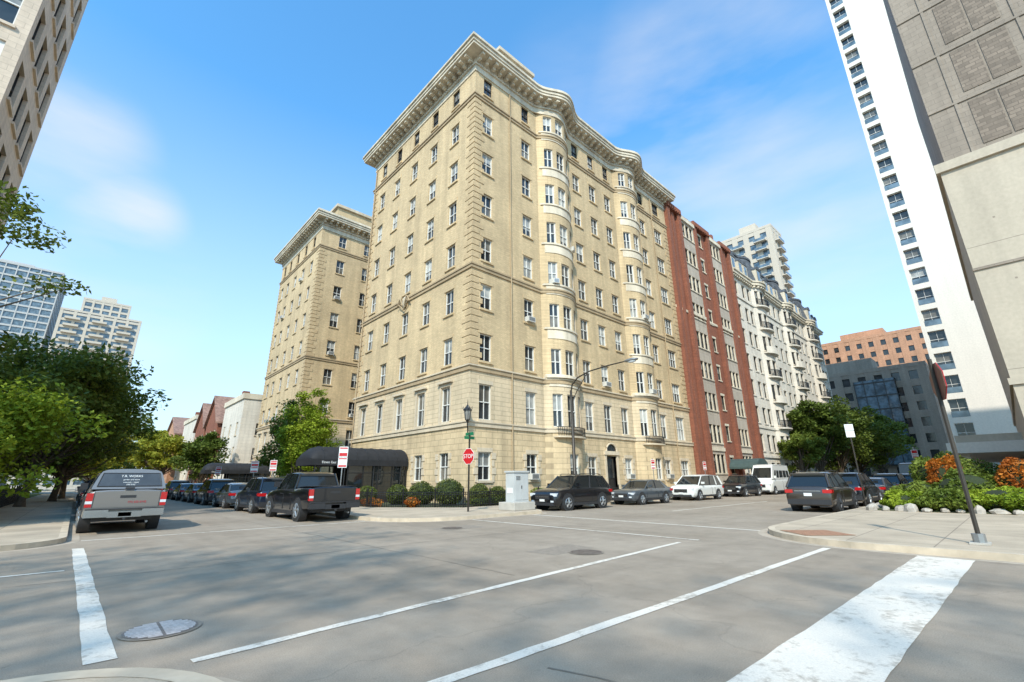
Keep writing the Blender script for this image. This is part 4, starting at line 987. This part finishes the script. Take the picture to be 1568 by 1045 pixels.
psign(26.4,5.0,3.3,3.9,.35,-60,4.0,False,'bronze'); psign(31.5,18.5,2.2,2.9,.35,-20,3.0); psign(40,18.5,2.2,2.9,.35,-20,3.0); psign(45,4.9,2.8,3.4,.4,-60,3.6)
root=empty('street_lamp'); mb=MB(); x,y=22.3,18.45
mb.tube([(x,y,.13),(x,y,.5),(x,y,.55),(x,y,7.0)],[.17,.16,.11,.075],'bronze',10)
pts=[(x,y,6.9),(x,y-.12,7.35),(x,y-.6,7.75),(x,y-1.6,8.0),(x,y-3.0,8.1),(x,y-4.2,8.12)]
mb.tube(pts,[.06,.055,.05,.045,.04,.035],'bronze',8); mb.tube([(x,y,6.2),(x,y-.5,6.9),(x,y-1.4,7.93)],.025,'bronze',6)
mb.ell((x,y-4.6,8.12),(.19,.5,.11),'galv',12,6); mb.ell((x,y-4.65,8.03),(.14,.28,.09),'head',12,6); mb.build('pole_and_luminaire',root,smooth=50)
root=empty('utility_cabinet'); mb=MB()
mb.box(15.1,16.5,16.2,17.3,.13,.5,'conc'); mb.build('plinth',root,bevel=.03)
mb=MB(); mb.box(15.3,16.25,16.4,17.0,.5,1.85,'cab'); mb.box(15.25,16.3,16.35,17.05,1.85,1.93,'cab'); mb.box(15.36,15.76,16.385,16.402,.6,1.78,'cab'); mb.box(15.79,16.19,16.385,16.402,.6,1.78,'cab'); mb.box(15.77,15.79,16.36,16.40,1.1,1.25,'black')
mb.box(15.285,15.302,16.5,16.9,.9,1.15,'signwhite')
for i in range(5): mb.box(15.42,15.7,16.378,16.386,1.5+i*.04,1.52+i*.04,'plastic')
mb.build('housing',root,bevel=.015)
# ------------------------------------------------------------------ sky, sun, camera
EL=rad(42); SX,SY=-.81,-.585
S=Vector((SX*math.cos(EL),SY*math.cos(EL),math.sin(EL)))
w=bpy.data.worlds.new('World'); scene.world=w; w.use_nodes=True; nt=w.node_tree; bg=nt.nodes['Background']; bg.inputs['Strength'].default_value=.15
sky=N(nt,'ShaderNodeTexSky',sky_type='NISHITA'); sky.sun_disc=False; sky.sun_elevation=EL; sky.sun_rotation=math.atan2(SX,SY); sky.air_density=1.0; sky.dust_density=.8; sky.ozone_density=1.5
tc=N(nt,'ShaderNodeTexCoord'); dirv=tc.outputs['Generated']; mp=N(nt,'ShaderNodeMapping'); nt.links.new(dirv,mp.inputs['Vector']); mp.inputs['Scale'].default_value=(1.5,1.5,5.5); mp.inputs['Rotation'].default_value=(.12,.20,.9)
n1=noise(nt,mp.outputs[0],1.7,6,.5)
wisp=mrange(nt,n1,.40,.78,0,1)
total=None
for (d,c0,amp) in (((-.025,.908,.418),.995,.8),((-.108,.862,.496),.992,.55),((-.02,.96,.30),.985,.4),((.723,.25,.645),.955,.62),((.868,.192,.458),.965,.5),((.62,.42,.66),.97,.28)):
    v=Vector(d).normalized(); dp=N(nt,'ShaderNodeVectorMath',operation='DOT_PRODUCT'); nt.links.new(dirv,dp.inputs[0]); dp.inputs[1].default_value=v
    g=N(nt,'ShaderNodeMapRange',interpolation_type='SMOOTHSTEP'); nt.links.new(dp.outputs['Value'],g.inputs['Value']); g.inputs[1].default_value=c0; g.inputs[2].default_value=1.0; g.inputs[3].default_value=0; g.inputs[4].default_value=amp
    if total is None: total=g.outputs[0]
    else:
        a=N(nt,'ShaderNodeMath',operation='MAXIMUM'); nt.links.new(total,a.inputs[0]); nt.links.new(g.outputs[0],a.inputs[1]); total=a.outputs[0]
mu=N(nt,'ShaderNodeMath',operation='MULTIPLY'); nt.links.new(wisp,mu.inputs[0]); nt.links.new(total,mu.inputs[1])
tint=N(nt,'ShaderNodeMix',data_type='RGBA',blend_type='MULTIPLY'); tint.inputs[0].default_value=1; nt.links.new(sky.outputs[0],tint.inputs[6]); tint.inputs[7].default_value=(1.2,2.35,2.75,1)
sp=N(nt,'ShaderNodeSeparateXYZ'); nt.links.new(dirv,sp.inputs[0])
hz=mrange(nt,sp.outputs[2],0.0,.66,.84,0.0)
base=mixc(nt,hz,tint.outputs[2],(5.7,5.85,6.0,1))
col=mixc(nt,mu.outputs[0],base,(6.5,6.5,6.6,1)); nt.links.new(col,bg.inputs['Color'])
l=bpy.data.lights.new('sun','SUN'); l.energy=5.0; l.angle=rad(.8); l.color=(1,.92,.785); lo=bpy.data.objects.new('sun',l); COL.objects.link(lo); lo.rotation_euler=S.to_track_quat('Z','Y').to_euler(); lo.location=(0,0,60)
cam=bpy.data.cameras.new('camera'); cam.sensor_width=36; cam.lens=15.8; cam.clip_end=6000; cam.clip_start=.05
co=bpy.data.objects.new('camera',cam); COL.objects.link(co)
R=Matrix.Rotation(rad(47.1-90),4,'Z')@Matrix.Rotation(rad(90+17.2),4,'X')@Matrix.Rotation(rad(-.5),4,'Z')
co.rotation_euler=R.to_euler(); co.location=(0,0,1.5); scene.camera=co
scene.view_settings.view_transform='Standard'; scene.view_settings.look='None'; scene.view_settings.exposure=0
